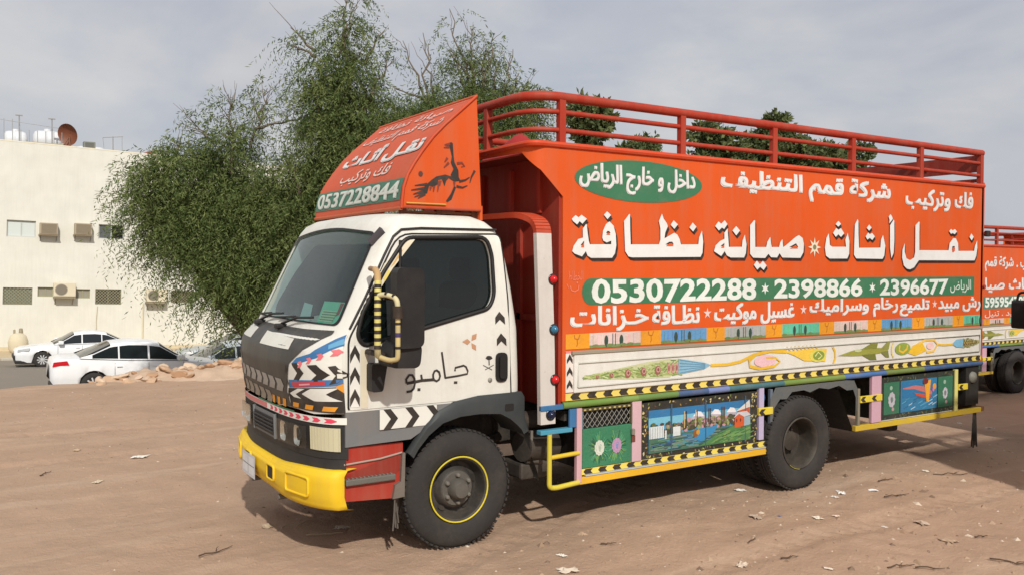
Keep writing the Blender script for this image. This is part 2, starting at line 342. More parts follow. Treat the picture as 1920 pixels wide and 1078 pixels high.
MAIN_WORDS=[[(2.279, 2.219), (2.311, 2.246), (2.337, 2.231), (2.363, 2.25), (2.41, 2.223), (2.371, 2.187), (2.347, 2.205), (2.325, 2.181), (2.289, 2.203)], [(2.404, 2.188), (2.375, 2.153), (2.376, 2.09), (2.335, 2.079), (2.296, 2.031), (2.284, 1.994), (2.303, 1.978), (2.369, 1.958), (2.403, 1.995), (2.418, 1.964), (2.449, 1.949), (2.639, 1.951), (2.666, 1.983), (2.678, 2.042), (2.672, 2.123), (2.651, 2.182), (2.613, 2.211), (2.582, 2.191), (2.555, 2.142), (2.549, 2.094), (2.559, 2.072), (2.59, 2.06), (2.631, 2.074), (2.631, 2.048), (2.438, 2.044), (2.428, 2.07), (2.417, 2.128), (2.41, 2.181)], [(2.591, 2.283), (2.627, 2.257), (2.595, 2.226), (2.562, 2.257)], [(2.797, 2.271), (2.748, 2.218), (2.761, 2.0), (2.793, 1.962), (2.828, 1.956), (3.516, 1.966), (3.536, 1.998), (3.543, 2.086), (3.528, 2.167), (3.498, 2.114), (3.491, 2.062), (3.31, 2.058), (3.295, 2.098), (3.271, 2.132), (3.24, 2.145), (3.142, 2.101), (3.149, 2.146), (3.175, 2.192), (3.164, 2.214), (3.133, 2.247), (3.114, 2.285), (3.085, 2.228), (3.1, 2.173), (3.101, 2.089), (3.086, 2.055), (2.813, 2.05), (2.807, 2.154), (2.804, 2.269)], [(3.232, 2.239), (3.276, 2.209), (3.24, 2.174), (3.203, 2.204)], [(3.429, 2.228), (3.469, 2.197), (3.434, 2.159), (3.395, 2.189)], [(3.67, 2.208), (3.706, 2.245), (3.736, 2.228), (3.774, 2.256), (3.806, 2.227), (3.769, 2.187), (3.744, 2.199), (3.711, 2.174)], [(3.807, 2.194), (3.772, 2.158), (3.773, 2.11), (3.725, 2.092), (3.676, 2.056), (3.66, 2.011), (3.739, 1.974), (3.777, 2.013), (3.801, 1.98), (3.843, 1.964), (3.997, 1.965), (4.018, 2.001), (4.024, 2.073), (4.003, 2.148), (3.978, 2.103), (3.97, 2.05), (3.824, 2.047), (3.814, 2.129)], [(3.903, 2.215), (3.947, 2.18), (3.905, 2.14), (3.862, 2.178)], [(4.11, 2.269), (4.062, 2.226), (4.066, 1.995), (4.101, 1.965), (4.243, 1.963), (4.283, 1.998), (4.315, 1.97), (4.388, 1.969), (4.417, 2.005), (4.452, 1.969), (4.678, 1.968), (4.716, 2.015), (4.722, 2.085), (4.704, 2.136), (4.656, 2.16), (4.609, 2.14), (4.497, 2.072), (4.462, 2.056), (4.45, 2.121), (4.423, 2.093), (4.41, 2.055), (4.323, 2.054), (4.313, 2.085), (4.303, 2.137), (4.268, 2.096), (4.255, 2.053), (4.126, 2.051), (4.123, 2.166), (4.121, 2.264)], [(4.146, 1.941), (4.182, 1.911), (4.217, 1.94), (4.262, 1.902), (4.227, 1.865), (4.186, 1.892), (4.151, 1.868), (4.111, 1.907)], [(5.045, 2.183), (5.016, 2.144), (4.997, 2.059), (5.013, 1.99), (5.061, 1.966), (5.304, 1.968), (5.331, 2.009), (5.332, 2.119), (5.306, 2.194), (5.274, 2.134), (5.284, 2.071), (5.095, 2.068), (5.064, 2.083), (5.057, 2.137)], [(5.175, 2.296), (5.212, 2.27), (5.174, 2.245), (5.137, 2.267)], [(5.104, 2.189), (5.146, 2.233), (5.177, 2.218), (5.21, 2.234), (5.257, 2.189), (5.212, 2.156), (5.177, 2.179), (5.141, 2.155)], [(5.441, 2.32), (5.404, 2.271), (5.397, 2.002), (5.429, 1.97), (5.812, 1.969), (5.838, 1.998), (5.853, 2.088), (5.816, 2.187), (5.785, 2.144), (5.779, 2.071), (5.468, 2.065), (5.457, 2.185), (5.453, 2.304)], [(5.608, 2.277), (5.645, 2.25), (5.609, 2.221), (5.574, 2.246)], [(5.559, 2.168), (5.597, 2.205), (5.619, 2.189), (5.653, 2.202), (5.695, 2.171), (5.657, 2.138), (5.62, 2.157), (5.585, 2.14)], [(5.971, 2.333), (5.918, 2.278), (5.923, 2.073), (5.946, 1.975), (5.978, 2.024), (5.987, 2.132), (5.982, 2.321)], [(5.896, 2.359), (5.923, 2.381), (5.95, 2.357), (5.958, 2.337), (5.904, 2.294), (5.91, 2.327)], [(6.369, 2.329), (6.313, 2.29), (6.315, 2.037), (6.299, 1.986), (6.236, 1.96), (6.179, 1.976), (6.15, 2.035), (6.148, 2.118), (6.115, 2.059), (6.11, 1.984), (6.139, 1.909), (6.189, 1.88), (6.238, 1.874), (6.301, 1.893), (6.357, 1.944), (6.378, 1.961), (7.33, 1.966), (7.361, 2.013), (7.379, 2.095), (7.372, 2.167), (7.333, 2.112), (7.319, 2.061), (7.041, 2.057), (7.031, 2.134), (6.991, 2.181), (6.944, 2.181), (6.884, 2.131), (6.868, 2.061), (6.383, 2.056), (6.379, 2.207), (6.379, 2.321)], [(6.874, 2.249), (6.904, 2.272), (6.935, 2.257), (6.97, 2.273), (7.008, 2.248), (6.967, 2.221), (6.935, 2.233), (6.905, 2.223)], [(7.265, 2.236), (7.307, 2.202), (7.272, 2.165), (7.23, 2.2)]]
MAIN_HOLES=[[(2.385, 2.069), (2.355, 2.037), (2.385, 2.035)], [(2.582, 2.128), (2.593, 2.142), (2.61, 2.142), (2.622, 2.128)], [(3.15, 2.056), (3.188, 2.076), (3.218, 2.077), (3.234, 2.057)], [(3.771, 2.078), (3.73, 2.053), (3.771, 2.052)], [(4.535, 2.057), (4.619, 2.09), (4.648, 2.059)], [(6.925, 2.062), (6.931, 2.101), (6.97, 2.106), (6.978, 2.071), (6.948, 2.053)]]
MAIN_STAR=(4.868, 2.062)
EAGLE=[[(1.46, 2.717), (1.475, 2.709), (1.481, 2.626), (1.489, 2.581), (1.518, 2.531), (1.521, 2.485), (1.534, 2.462), (1.487, 2.455), (1.465, 2.477), (1.46, 2.5), (1.481, 2.538), (1.46, 2.579), (1.468, 2.621), (1.454, 2.675), (1.444, 2.698)], [(1.518, 2.494), (1.497, 2.479), (1.418, 2.497), (1.351, 2.48), (1.315, 2.455), (1.274, 2.42), (1.239, 2.382), (1.259, 2.36), (1.284, 2.366), (1.299, 2.417), (1.33, 2.41), (1.361, 2.43), (1.366, 2.458), (1.392, 2.466), (1.413, 2.419), (1.426, 2.456), (1.444, 2.476), (1.476, 2.459), (1.497, 2.456)], [(1.487, 2.427), (1.5, 2.414), (1.466, 2.333), (1.434, 2.313), (1.424, 2.322), (1.46, 2.37)]]
EAGLE_LINES=[[(1.284, 2.426), (1.193, 2.412)], [(1.259, 2.397), (1.168, 2.381)], [(1.254, 2.378), (1.183, 2.355)], [(1.259, 2.365), (1.191, 2.337)], [(1.269, 2.361), (1.216, 2.329)], [(1.524, 2.457), (1.572, 2.469), (1.604, 2.49)], [(1.645, 2.537), (1.618, 2.491), (1.607, 2.452)], [(1.503, 2.423), (1.551, 2.417), (1.588, 2.433)], [(1.382, 2.454), (1.377, 2.421)], [(1.31, 2.409), (1.305, 2.386)], [(1.335, 2.415), (1.33, 2.378)], [(1.371, 2.449), (1.361, 2.379)], [(1.507, 2.577), (1.545, 2.584), (1.566, 2.562), (1.539, 2.556)], [(1.434, 2.609), (1.413, 2.58)], [(1.444, 2.578), (1.408, 2.543)], [(1.454, 2.703), (1.412, 2.695)], [(1.449, 2.684), (1.407, 2.676)], [(1.487, 2.455), (1.487, 2.418)]]
VISOR_SPOT=(1.236, 2.491)
DOOR_STROKES=[([(1.325, 1.331), (1.351, 1.159)], 0.0113), ([(1.347, 1.16), (1.441, 1.167), (1.516, 1.176), (1.52, 1.194), (1.506, 1.223), (1.488, 1.233), (1.425, 1.222), (1.423, 1.2)], 0.0104), ([(1.415, 1.125), (1.441, 1.124)], 0.013), ([(1.263, 1.161), (1.261, 1.188), (1.272, 1.21), (1.287, 1.214), (1.305, 1.201), (1.312, 1.175), (1.305, 1.153), (1.287, 1.143), (1.27, 1.151), (1.263, 1.161)], 0.0113), ([(1.272, 1.155), (1.182, 1.155), (1.128, 1.149), (1.073, 1.143)], 0.0147), ([(1.073, 1.143), (1.069, 1.169), (1.091, 1.196), (1.113, 1.193), (1.128, 1.169), (1.131, 1.143), (1.123, 1.108), (1.104, 1.091), (1.072, 1.089)], 0.0121), ([(1.175, 1.193), (1.181, 1.157)], 0.0113), ([(1.149, 1.099), (1.17, 1.097)], 0.0138), ([(1.683, 1.264), (1.685, 1.224)], 0.0078), ([(1.637, 1.227), (1.708, 1.191)], 0.0043), ([(1.721, 1.224), (1.653, 1.195)], 0.0043)]
DIAMONDS=[[(1.477, 1.391), (1.516, 1.409), (1.54, 1.388), (1.517, 1.369)], [(1.547, 1.394), (1.552, 1.431), (1.588, 1.442), (1.583, 1.406)], [(1.547, 1.38), (1.582, 1.362), (1.583, 1.327), (1.551, 1.345)]]
PALM=[(1.656, 1.272), (1.667, 1.286), (1.683, 1.288), (1.702, 1.283), (1.712, 1.268), (1.694, 1.26), (1.675, 1.26)]
DOOR_CHEV=[[(1.778, 1.436), (1.82, 1.394), (1.823, 1.347), (1.781, 1.382), (1.746, 1.35), (1.745, 1.397)], [(1.768, 1.583), (1.81, 1.541), (1.813, 1.494), (1.771, 1.528), (1.735, 1.497), (1.735, 1.544)]]
TXT={'oval': (2.344, 3.46, 2.411, 2.626), 'comp': (3.734, 5.93, 2.443, 2.679), 'fakk': (6.161, 7.303, 2.432, 2.651), 'n1': (2.462, 4.152, 1.622, 1.8), 'n2': (4.366, 5.532, 1.628, 1.793), 'n3': (5.79, 6.884, 1.631, 1.787), 'riyadh': (6.921, 7.289, 1.643, 1.774), 'rash': (6.716, 7.465, 1.448, 1.604), 'talmi': (6.094, 6.573, 1.433, 1.599), 'rukham': (4.811, 6.069, 1.44, 1.62), 'ghaseel': (3.673, 4.621, 1.423, 1.609), 'nazafa': (3.028, 3.521, 1.452, 1.607), 'khaz': (2.272, 2.994, 1.423, 1.612), 'sig': (2.224, 2.386, 1.708, 1.858), 'ovalE': (2.307, 3.534, 2.36, 2.665), 'band': (2.392, 7.348, 1.619, 1.805)}
# ---------------------------------------------------------------- the painted lorry (nose towards -x, near flank at y = 0)
ORANGE = srgb(216,82,10); RED = srgb(168,34,20); WHITE = srgb(226,226,218); CREAM = srgb(226,210,150); BLACK = srgb(22,21,22); GREEN = srgb(38,112,78); YEL = srgb(238,205,40)
AMBER = srgb(226,150,20); GREY = srgb(112,116,118); DARK = srgb(38,38,39); BLUE = srgb(40,110,160); TEAL = srgb(50,130,150); PINK = srgb(205,160,175); LILAC = srgb(190,180,215); LTEXT = srgb(222,222,220)
W2 = 2*CAB_YC                                                    # the box is as wide as twice the cab's centre line
def mirror_y(y): return W2-y

def profile_solid(inset, z0, z1, n=26):
    """the cab's outer (or, inset, inner) skin as one closed body"""
    zs = [z for z in sorted({z0, z1, *[s[0] for s in CAB_SEC]}) if z0 <= z <= z1]
    rings = []
    for z in zs:
        xf, d, hw, xr = cab_at(z); hw -= inset; xr -= inset; xf += inset; ring = []
        if z == zs[-1] and inset == 0: pass
        for k in range(2*n+1):
            t = -1+k/n; v = math.copysign(abs(math.sin(t*math.pi/2))**(2/3.2), t); c = abs(math.cos(t*math.pi/2))
            ring.append((xf+d-d*c, CAB_YC+hw*v, z))
        rr = .07
        for sg in (1, -1):
            for k in range(6):
                a = (k/5)*math.pi/2; a = a if sg > 0 else math.pi/2-a
                ring.append((xr-rr+rr*math.sin(a), CAB_YC+sg*(hw-rr+rr*math.cos(a)), z))
        rings.append(ring)
    m = len(rings[0]); mb = MB()
    vs = [p for g in rings for p in g]; fs = [(i*m+k, i*m+(k+1) % m, (i+1)*m+(k+1) % m, (i+1)*m+k) for i in range(len(rings)-1) for k in range(m)]
    fs += [tuple(range(m))[::-1], tuple(range((len(rings)-1)*m, len(rings)*m))]
    mb.add(vs, fs, WHITE, True); return mb
def boolean(o, cutters):
    """cut bodies out of o, without operators"""
    for c in cutters:
        md = o.modifiers.new('cut', 'BOOLEAN'); md.operation = 'DIFFERENCE'; md.solver = 'EXACT'; md.object = c
    dg = bpy.context.evaluated_depsgraph_get(); me = bpy.data.meshes.new_from_object(o.evaluated_get(dg))
    o.modifiers.clear(); o.data = me
    for c in cutters: bpy.data.objects.remove(c)
    return o
WIN = [(1.09,2.055),(1.675,2.07),(1.712,1.95),(1.722,1.69),(1.68,1.605),(1.02,1.452),(.795,1.40),(.752,1.46),(.79,1.60),(.93,1.84)]
WIN = fillet2(WIN, [.05,.06,.03,.06,.06,.02,.05,.05,.03,.05])
WS = fillet2([(.235,1.515),(CAB_YC*2-.235,1.515),(CAB_YC*2-.275,2.10),(CAB_YC,2.165),(.275,2.10)], [.05,.05,.08,.6,.08], 6)
DOOR = fillet2([(1.03,2.09),(1.79,2.105),(1.812,1.96),(1.84,1.66),(1.862,1.002),(.685,1.002),(.685,1.43),(.80,1.64),(.93,1.90)], [.1,.04,.02,.02,.02,.02,.04,.02,.05])
def near(x, z, h): return (x, cab_side(x, z)-h, z)
def far(x, z, h): return (x, mirror_y(cab_side(x, z)-h), z)
def nose(y, z, h): return (cab_front(y, z)-h, y, z)
def nose_n(y, z, h):
    """on the nose, pushed out along its normal"""
    e = .004; p = Vector((cab_front(y, z), y, z)); a = Vector((cab_front(y+e, z), y+e, z))-Vector((cab_front(y-e, z), y-e, z)); b = Vector((cab_front(y, z+e), y, z+e))-Vector((cab_front(y, z-e), y, z-e))
    n = a.cross(b); n = n.normalized() if n.length > 0 else Vector((-1,0,0))
    if n.x > 0: n = -n
    return tuple(p+n*h)

def make_truck():
    T = empty('cargo_truck', (0,0,0))
    # ---- cab shell with open windows
    cab = profile_solid(0, .98, 2.25).build('cab', M['paint'], T)
    inner = profile_solid(.045, 1.03, 2.19).build('cut', M['paint'])
    c1 = MB().prism(WS, lambda y, z: (.2, y, z), lambda y, z: (1.35, y, z)).build('cut', M['paint'])
    c2 = MB().prism(WIN, lambda x, z: (x, -.2, z), lambda x, z: (x, W2+.2, z)).build('cut', M['paint'])
    c3 = MB().box(1.86, 2.1, .45, 1.67, 1.55, 2.0).build('cut', M['paint'])
    boolean(cab, [inner, c1, c2, c3])
    cab.data.set_sharp_from_angle(angle=R(32)) if hasattr(cab.data, 'set_sharp_from_angle') else None
    a = cab.data.attributes.get('col')
    if a is None: a = cab.data.attributes.new('col', 'FLOAT_COLOR', 'FACE')
    a.data.foreach_set('color', [q for f in cab.data.polygons for q in (*WHITE, 1.0)] if a.domain == 'FACE' else [q for f in cab.data.loops for q in (*WHITE, 1.0)])
    # inside: floor, dashboard, seats, wheel
    mb = MB().box(.62, 1.88, .2, 1.92, 1.04, 1.08, BLACK)
    mb.grid(lambda u, v: (cab_front(.2+1.72*u, 1.42)+.10+.33*v, .2+1.72*u, 1.44+.05*math.sin(v*math.pi)-.1*v*v), 16, 6, srgb(26,27,27)).box(.85, .9, .22, 1.9, 1.05, 1.36, BLACK)
    mb.build('dashboard', M['plastic'], cab)
    for y in (.55, 1.35, 1.62):
        mb = MB().box(1.25, 1.72, y-.22, y+.22, 1.1, 1.32, srgb(58,56,58), .06); mb.box(1.62, 1.78, y-.22, y+.22, 1.3, 1.78, srgb(58,56,58), .06).box(1.66, 1.76, y-.12, y+.12, 1.79, 1.95, srgb(52,50,52), .04)
        mb.build('seat', M['cloth'], cab)
    ring = [Vector((1.08+.12*math.sin(t), .55+.2*math.cos(t), 1.56+.16*math.sin(t))) for t in [2*math.pi*k/24 for k in range(25)]]
    MB().tube(ring, .014, 6, BLACK).tube([(1.08,.55,1.56),(.9,.55,1.36)], .02, 6, BLACK).tube([(1.08,.36,1.56),(1.08,.74,1.56)], .012, 6, BLACK).build('steering_wheel', M['plastic'], cab)
    # windscreen and its black rubber
    mb = MB()
    ys = [.2+1.72*i/26 for i in range(27)]
    def ws_grid(u, v):
        y = .225+(W2-.45)*u; top = 2.11+.07*(1-abs(2*u-1)**2.2); z = 1.505+(top-1.505)*v
        return (cab_front(y, z)+.012, y, z)
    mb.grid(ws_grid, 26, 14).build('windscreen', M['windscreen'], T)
    pr = Paint(nose_n, cut=[(0,.05)]); w = Vector((CAB_YC, 1.8))
    for a, b in zip(WS, WS[1:]+WS[:1]):
        o = lambda p, k: tuple(w+(Vector(p)-w)*k)
        pr.poly([o(a,.975), o(b,.975), o(b,1.008), o(a,1.008)], BLACK, 1)
    pr.build('windscreen_seal', M['plastic'], T)
    # papers behind the glass
    pp = Paint(lambda y, z, h: (cab_front(y, z)+.03-h, y, z))
    pp.poly([(.95,1.635),(.77,1.625),(.68,1.515),(.88,1.515)], srgb(200,232,226)); pp.build('windscreen_paper', M['letter'], T)['label'] = 'pale blue-green permit paper inside windscreen'
    pp = Paint(lambda y, z, h: (cab_front(y, z)+.03-h, y, z))
    pp.poly([(.60,1.655),(.31,1.655),(.30,1.52),(.56,1.52)], srgb(150,250,210)); pp.poly([(.56,1.60),(.36,1.60),(.36,1.53),(.54,1.53)], srgb(235,250,200), 1); pp.poly([(.36,1.65),(.32,1.65),(.32,1.58),(.35,1.57)], srgb(190,80,80), 1)
    for k in range(4): pp.rect(.35, .54, 1.54+k*.016, 1.545+k*.016, srgb(90,140,110), 2)
    pp.build('windscreen_paper', M['letter'], T)['label'] = 'mint green permit sheet inside windscreen'
    # wipers
    for y0, y1 in ((1.02,.52),(1.55,1.1)):
        mb = MB().tube([nose_n(y0, 1.475, .03), nose_n((y0+y1)/2, 1.525, .035), nose_n(y1, 1.54, .03)], .009, 6, BLACK)
        mb.tube([nose_n(y0-.35*(y0-y1)+.32*k, 1.535-.02*k, .022) for k in (0,.33,.66,1)], .008, 6, BLACK); mb.box(cab_front(y0,1.46)-.05, cab_front(y0,1.46)+.03, y0-.03, y0+.03, 1.455, 1.49, BLACK, .01)
        mb.build('wiper', M['plastic'], T)
    # ---- nose: black chest, decorated corners, stripes
    p = Paint(nose_n, cut=[(0,.045),(1,.05)], step=.0014)
    chest = [(.50,.985),(.55,1.16),(.50,1.27),(.36,1.37),(.24,1.46),(.24,1.485),(.6,1.475),(1.06,1.47),(1.52,1.475),(W2-.24,1.485),(W2-.24,1.46),(W2-.36,1.37),(W2-.5,1.27),(W2-.55,1.16),(W2-.5,.985)]
    p.poly(chest, srgb(50,49,46), 1)
    p.build('nose_panel', M['nose'], T)
    lp = Paint(nose_n, cut=[(0,.05),(1,.05)], step=.0014)
    lp.poly([(1.16,1.43),(.57,1.415),(.53,1.355),(1.08,1.355)], srgb(212,212,202), 3); lp.poly([(1.72,1.445),(1.42,1.435),(1.36,1.37),(1.72,1.375)], srgb(205,205,196), 3)
    for k in range(8):
        y = 1.74-k*.142; z = 1.182-.0035*k; w_ = .105
        lp.poly([(y,z),(y-w_,z),(y-w_-.035,z-.041),(y-w_,z-.082),(y,z-.082),(y-.035,z-.041)], srgb(168-3*k,165-3*k,158-3*k), 3)
    for k in range(6):
        y = 1.72-k*.142; z = 1.070-.004*k; w_ = .105
        lp.poly([(y,z),(y-w_,z),(y-w_-.035,z-.041),(y-w_,z-.082),(y,z-.082),(y-.035,z-.041)], srgb(160-4*k,152-4*k,138-4*k), 3)
    for k in range(3): lp.poly([(.86-k*.1,1.03),(.81-k*.1,1.03),(.83-k*.1,.975),(.88-k*.1,.975)], AMBER, 3)
    lp.build('nose_stripes', M['letter'], T)
    for sg in (0, 1):
        f = (lambda y, z, h: nose_n(y, z, h)) if sg == 0 else (lambda y, z, h: nose_n(mirror_y(y), z, h))
        c = Paint(f, cut=[(0,.03),(1,.03)], step=.0012)
        out = [(.55,.99),(.565,1.08),(.50,1.24),(.42,1.31),(.30,1.345),(.20,1.42),(.135,1.47),(.128,.985),(.3,.97)]
        c.poly(out, WHITE, 2)
        c.poly([(.42,1.31),(.30,1.345),(.20,1.42),(.14,1.465),(.132,1.40),(.25,1.32),(.38,1.28),(.47,1.27)], srgb(40,110,165), 3)
        c.poly([(.20,1.40),(.14,1.44),(.132,1.41),(.19,1.375)], srgb(90,160,200), 4)
        for k in range(4):
            y = .40-k*.075; z = 1.285+k*.028; c.poly([(y,z),(y-.03,z+.01),(y-.045,z-.005),(y-.03,z-.03),(y,z-.035),(y-.015,z-.012)], srgb(225,110,120), 4)
        for y, w_ in ((.47,.10),(.315,.115),(.18,.05)): c.poly([(y,1.272),(y-w_*.6,1.28),(y-w_*1.25,1.222),(y-w_*.6,1.165),(y,1.16),(y-w_*.6,1.218)], BLACK, 3)
        c.poly([(.52,1.165),(.13,1.195),(.13,1.155),(.52,1.115)], srgb(50,110,165), 3); c.poly([(.49,1.152),(.20,1.182),(.20,1.158),(.47,1.122)], srgb(195,50,60), 4); c.poly([(.40,1.15),(.30,1.162),(.30,1.152),(.40,1.138)], srgb(226,150,160), 5)
        c.poly([(.54,1.11),(.13,1.15),(.13,.985),(.55,.99)], BLACK, 3)
        c.poly([(.42,1.118),(.35,1.122),(.455,1.08),(.36,1.04),(.43,1.037),(.53,1.078)], WHITE, 4); c.poly([(.30,1.128),(.14,1.142),(.20,1.10),(.135,1.06),(.28,1.052),(.385,1.088)], WHITE, 4)
        for z in (1.03,1.11,1.19): c.poly([(.555,z),(.535,z+.045),(.515,z),(.515,z+.03),(.535,z+.075),(.555,z+.03)], BLACK, 6)
        c.poly([(.53,1.06),(.13,1.05),(.13,.985),(.53,.99)], BLACK, 5)
        for y in (.50,.36,.22): c.poly([(y,1.025),(y-.07,1.025),(y-.055,.995),(y+.015,.995)], AMBER, 6)
        c.poly([(.155,1.15),(.13,1.17),(.13,1.11)], AMBER, 6)
        c.build('corner_panel', M['letter'], T)
    # red and white strip across the nose, above the lamps
    s_ = Paint(nose_n, cut=[(0,.045)], step=.0012, base=.012)
    s_.rect(.128, W2-.128, .915, .957, WHITE, 0); s_.rect(1.0, W2-.128, .919, .953, srgb(205,120,120), 1)
    for k in range(9):
        y = .93-k*.088; s_.poly([(y,.95),(y-.045,.95),(y-.07,.936),(y-.045,.922),(y,.922),(y-.02,.936)], srgb(222,60,90), 1)
    s_.rect(.5, 1.2, .957, .968, GREEN, 1)
    s_.build('nose_band', M['letter'], T)
    # lamp and grille panel under the strip
    mb = MB().grid(lambda u, v: nose_n(.125+(W2-.25)*u, .70+.215*v, .004), 40, 3, DARK); mb.build('front_panel', M['plastic'], T)
    g = MB()
    def gp(y, z, h): return nose_n(y, z, h)
    n = 24
    for z0, z1, hh, cc in ((.735,.90,.018,GREY),(.752,.872,.022,BLACK)):
        a_, b_ = (.82, W2-.82)
        g.grid(lambda u, v: gp(a_+(b_-a_)*u, z0+(z1-z0)*v, hh), n, 2, cc)
    for z in (.775,.80,.825,.85): g.tube([gp(.84+(W2-1.68)*k/n, z, .026) for k in range(n+1)], .007, 6, DARK)
    for e, f_ in (((.82,.735),(.82,.90)),((W2-.82,.735),(W2-.82,.90))): g.tube([gp(*e, .018), gp(*f_, .018)], .012, 6, GREY)
    g.build('grille', M['plastic'], T)
    for sg in (0, 1):
        mi = (lambda y: y) if sg == 0 else mirror_y
        hs = MB().grid(lambda u, v: nose_n(mi(.345+.43*u), .748+.143*v, .006), 8, 3, srgb(24,24,25)).build('headlight_housing', M['plastic'], T)
        for k in range(2):
            h = MB(); y = .45+.2*k; c = Vector(nose_n(mi(y), .818, .0))
            vs = []; n_ = 24
            for r_, dx in ((.01,.012),(.4,.006),(.75,-.008),(1.0,-.022)):
                for q in range(n_): a = 2*math.pi*q/n_; vs.append((c.x+dx-.006+(.10*.25 if k == 0 else .0)*(-1)*math.cos(a)*r_*0, c.y+.058*r_*max(-1,min(1,1.25*math.cos(a))), c.z+.062*r_*max(-1,min(1,1.2*math.sin(a)))))
            h.add(vs, [(g*n_+q, g*n_+(q+1) % n_, (g+1)*n_+(q+1) % n_, (g+1)*n_+q) for g in range(3) for q in range(n_)], srgb(215,214,206), True)
            hl = h.build('headlight', M['chrome'], T)
        MB().grid(lambda u, v: nose_n(mi(.345+.43*u), .748+.143*v, .034), 8, 3).build('lens', M['lens'], hs)
        ind = MB().grid(lambda u, v: nose_n(mi(.145+.19*u), .748+.145*v, .012), 10, 4, srgb(176,172,150)); 
        for k in range(9): ind.tube([nose_n(mi(.15+.18*k/8), .75, .0125), nose_n(mi(.15+.18*k/8), .89, .0125)], .0025, 4, srgb(190,186,168))
        ind.build('turn_signal', mat_once('signal_plastic', srgb(196,190,160), .18), T)
    # ---- bumper
    bz = [(.385,.0),(.395,.055),(.47,.08),(.595,.08),(.632,.055),(.642,-.02)]
    def bump(u, v):
        y = .115+(W2-.23)*u; k = v*(len(bz)-1); i = min(int(k), len(bz)-2); t = k-i; z = bz[i][0]+(bz[i+1][0]-bz[i][0])*t; h = bz[i][1]+(bz[i+1][1]-bz[i][1])*t
        x, y2, _ = nose_n(y, .6, h*.8); zz = z-.0*abs(u-.5) - (.03*math.exp(-((u-.5)/.28)**4) if z > .6 else 0) + (.02*math.exp(-((u-.5)/.2)**4) if z < .45 else 0)
        return (x, y2, zz)
    mb = MB().grid(bump, 60, 15, srgb(236,196,28))
    mb.grid(lambda u, v: tuple(Vector(bump(u,1.0))+(Vector((1.25,CAB_YC,bump(u,1.0)[2]))-Vector(bump(u,1.0))).normalized()*.10*v*min(1, max(0, 10*u-.25), max(0, 10*(1-u)-.25))), 60, 1, srgb(236,196,28))
    bum = mb.build('bumper', M['paint'], T)
    def onb(y, z, h): x, y2, _ = nose_n(y, .6, .066+h); return (x, y2, z)
    for cy, w_, hh, dk in ((.42,.24,.115,0),(.80,.13,.095,1),(W2-.42,.24,.115,0),(W2-.80,.13,.095,1)):
        fr = MB(); P = [(cy-w_*.5,.52-hh*.5),(cy+w_*.5,.52-hh*.5),(cy+w_*.5,.52+hh*.5),(cy-w_*.5,.52+hh*.5)]; P = fillet2(P, .018, 3)
        fr.tube([onb(y, z, .001) for y, z in P+[P[0]]], .009, 6, srgb(236,196,28))
        if dk: fr.add([onb(y, z, .003) for y, z in P], [tuple(range(len(P)))], BLACK)
        fr.build('bumper_opening' if dk else 'bumper_recess', M['plastic'] if dk else M['paint'], bum)
    pl = Paint(onb, cut=[(0,.06)]); pl.base = .016; pl.rect(1.10, 1.44, .405, .565, srgb(205,208,212), 0); pl.rect(1.12, 1.42, .425, .545, srgb(222,224,226), 1); pl.rect(1.265,1.27,.425,.545,DARK,2); pl.rect(1.12,1.42,.484,.488,DARK,2)
    pl.build('licence_plate', M['letter'], T)
    for y in (.75, 1.35): MB().box(.52, .62, y-.03, y+.03, .33, .43, srgb(120,115,110), .01).tube([(.5,y,.36),(.44,y,.36)], .02, 8, srgb(110,105,100)).build('tow_hook', M['steel'], T)
    MB().grid(lambda u, v: nose_n(.13+(W2-.26)*u, .615+.10*v, .015-.02*v), 40, 2, srgb(34,32,32)).build('valance', M['plastic'], T)
    # ---- flanks of the cab
    for sd in (0, 1):
        fn = near if sd == 0 else far; S = (lambda y: y) if sd == 0 else mirror_y
        d = Paint(fn, cut=[(0,.06),(1,.05)])
        # door panel with its window opening: strips between the outline and the opening
        ctr = Vector((1.3, 1.62))
        ring_in = WIN; 
        bm = bmesh.new(); vo = [bm.verts.new((x, z, 0)) for x, z in DOOR]; vi = [bm.verts.new((ctr.x+(x-ctr.x)*1.03, ctr.y+(z-ctr.y)*1.03, 0)) for x, z in WIN]
        es = [bm.edges.new((q[i], q[(i+1) % len(q)])) for q in (vo, vi) for i in range(len(q))]
        bmesh.ops.triangle_fill(bm, edges=es, use_beauty=True)
        for f in bm.faces: 
            ps = [[(v.co.x, v.co.y) for v in f.verts]]
            for ax, st in ((0,.06),(1,.05)): ps = sliced(ps, ax, st)
            for q in ps: d.add([fn(a, b, .005) for a, b in q], [tuple(range(len(q)))], WHITE)
        bm.free()
        door = d.build('door', M['paint'], T)
        o0 = min(range(len(DOOR)), key=lambda q: (DOOR[q][0]-.685)**2+(DOOR[q][1]-1.002)**2); o1 = min(range(len(DOOR)), key=lambda q: (DOOR[q][0]-1.862)**2+(DOOR[q][1]-1.002)**2)
        path = DOOR[o0:]+DOOR[:o1+1]
        gsk = MB().tube([fn(x, z, .002) for x, z in path], .0068, 6, BLACK)
        gsk.build('door_gap', M['plastic'], door)
        sl = MB().tube([fn(ctr.x+(x-ctr.x)*1.025, ctr.y+(z-ctr.y)*1.03, .006) for x, z in WIN+[WIN[0]]], .014, 8, BLACK); sl.tube([fn(1.02,1.452,.004), fn(1.03,1.7,.004), fn(1.045,2.05,.004)], .012, 6, BLACK)
        sl.build('window_seal', M['plastic'], door)
        gl = Paint(lambda x, z, h: fn(x, z, -.018), cut=[(0,.1),(1,.1)]); gl.poly(WIN, BLACK); gl.build('door_window', M['glass'], T)
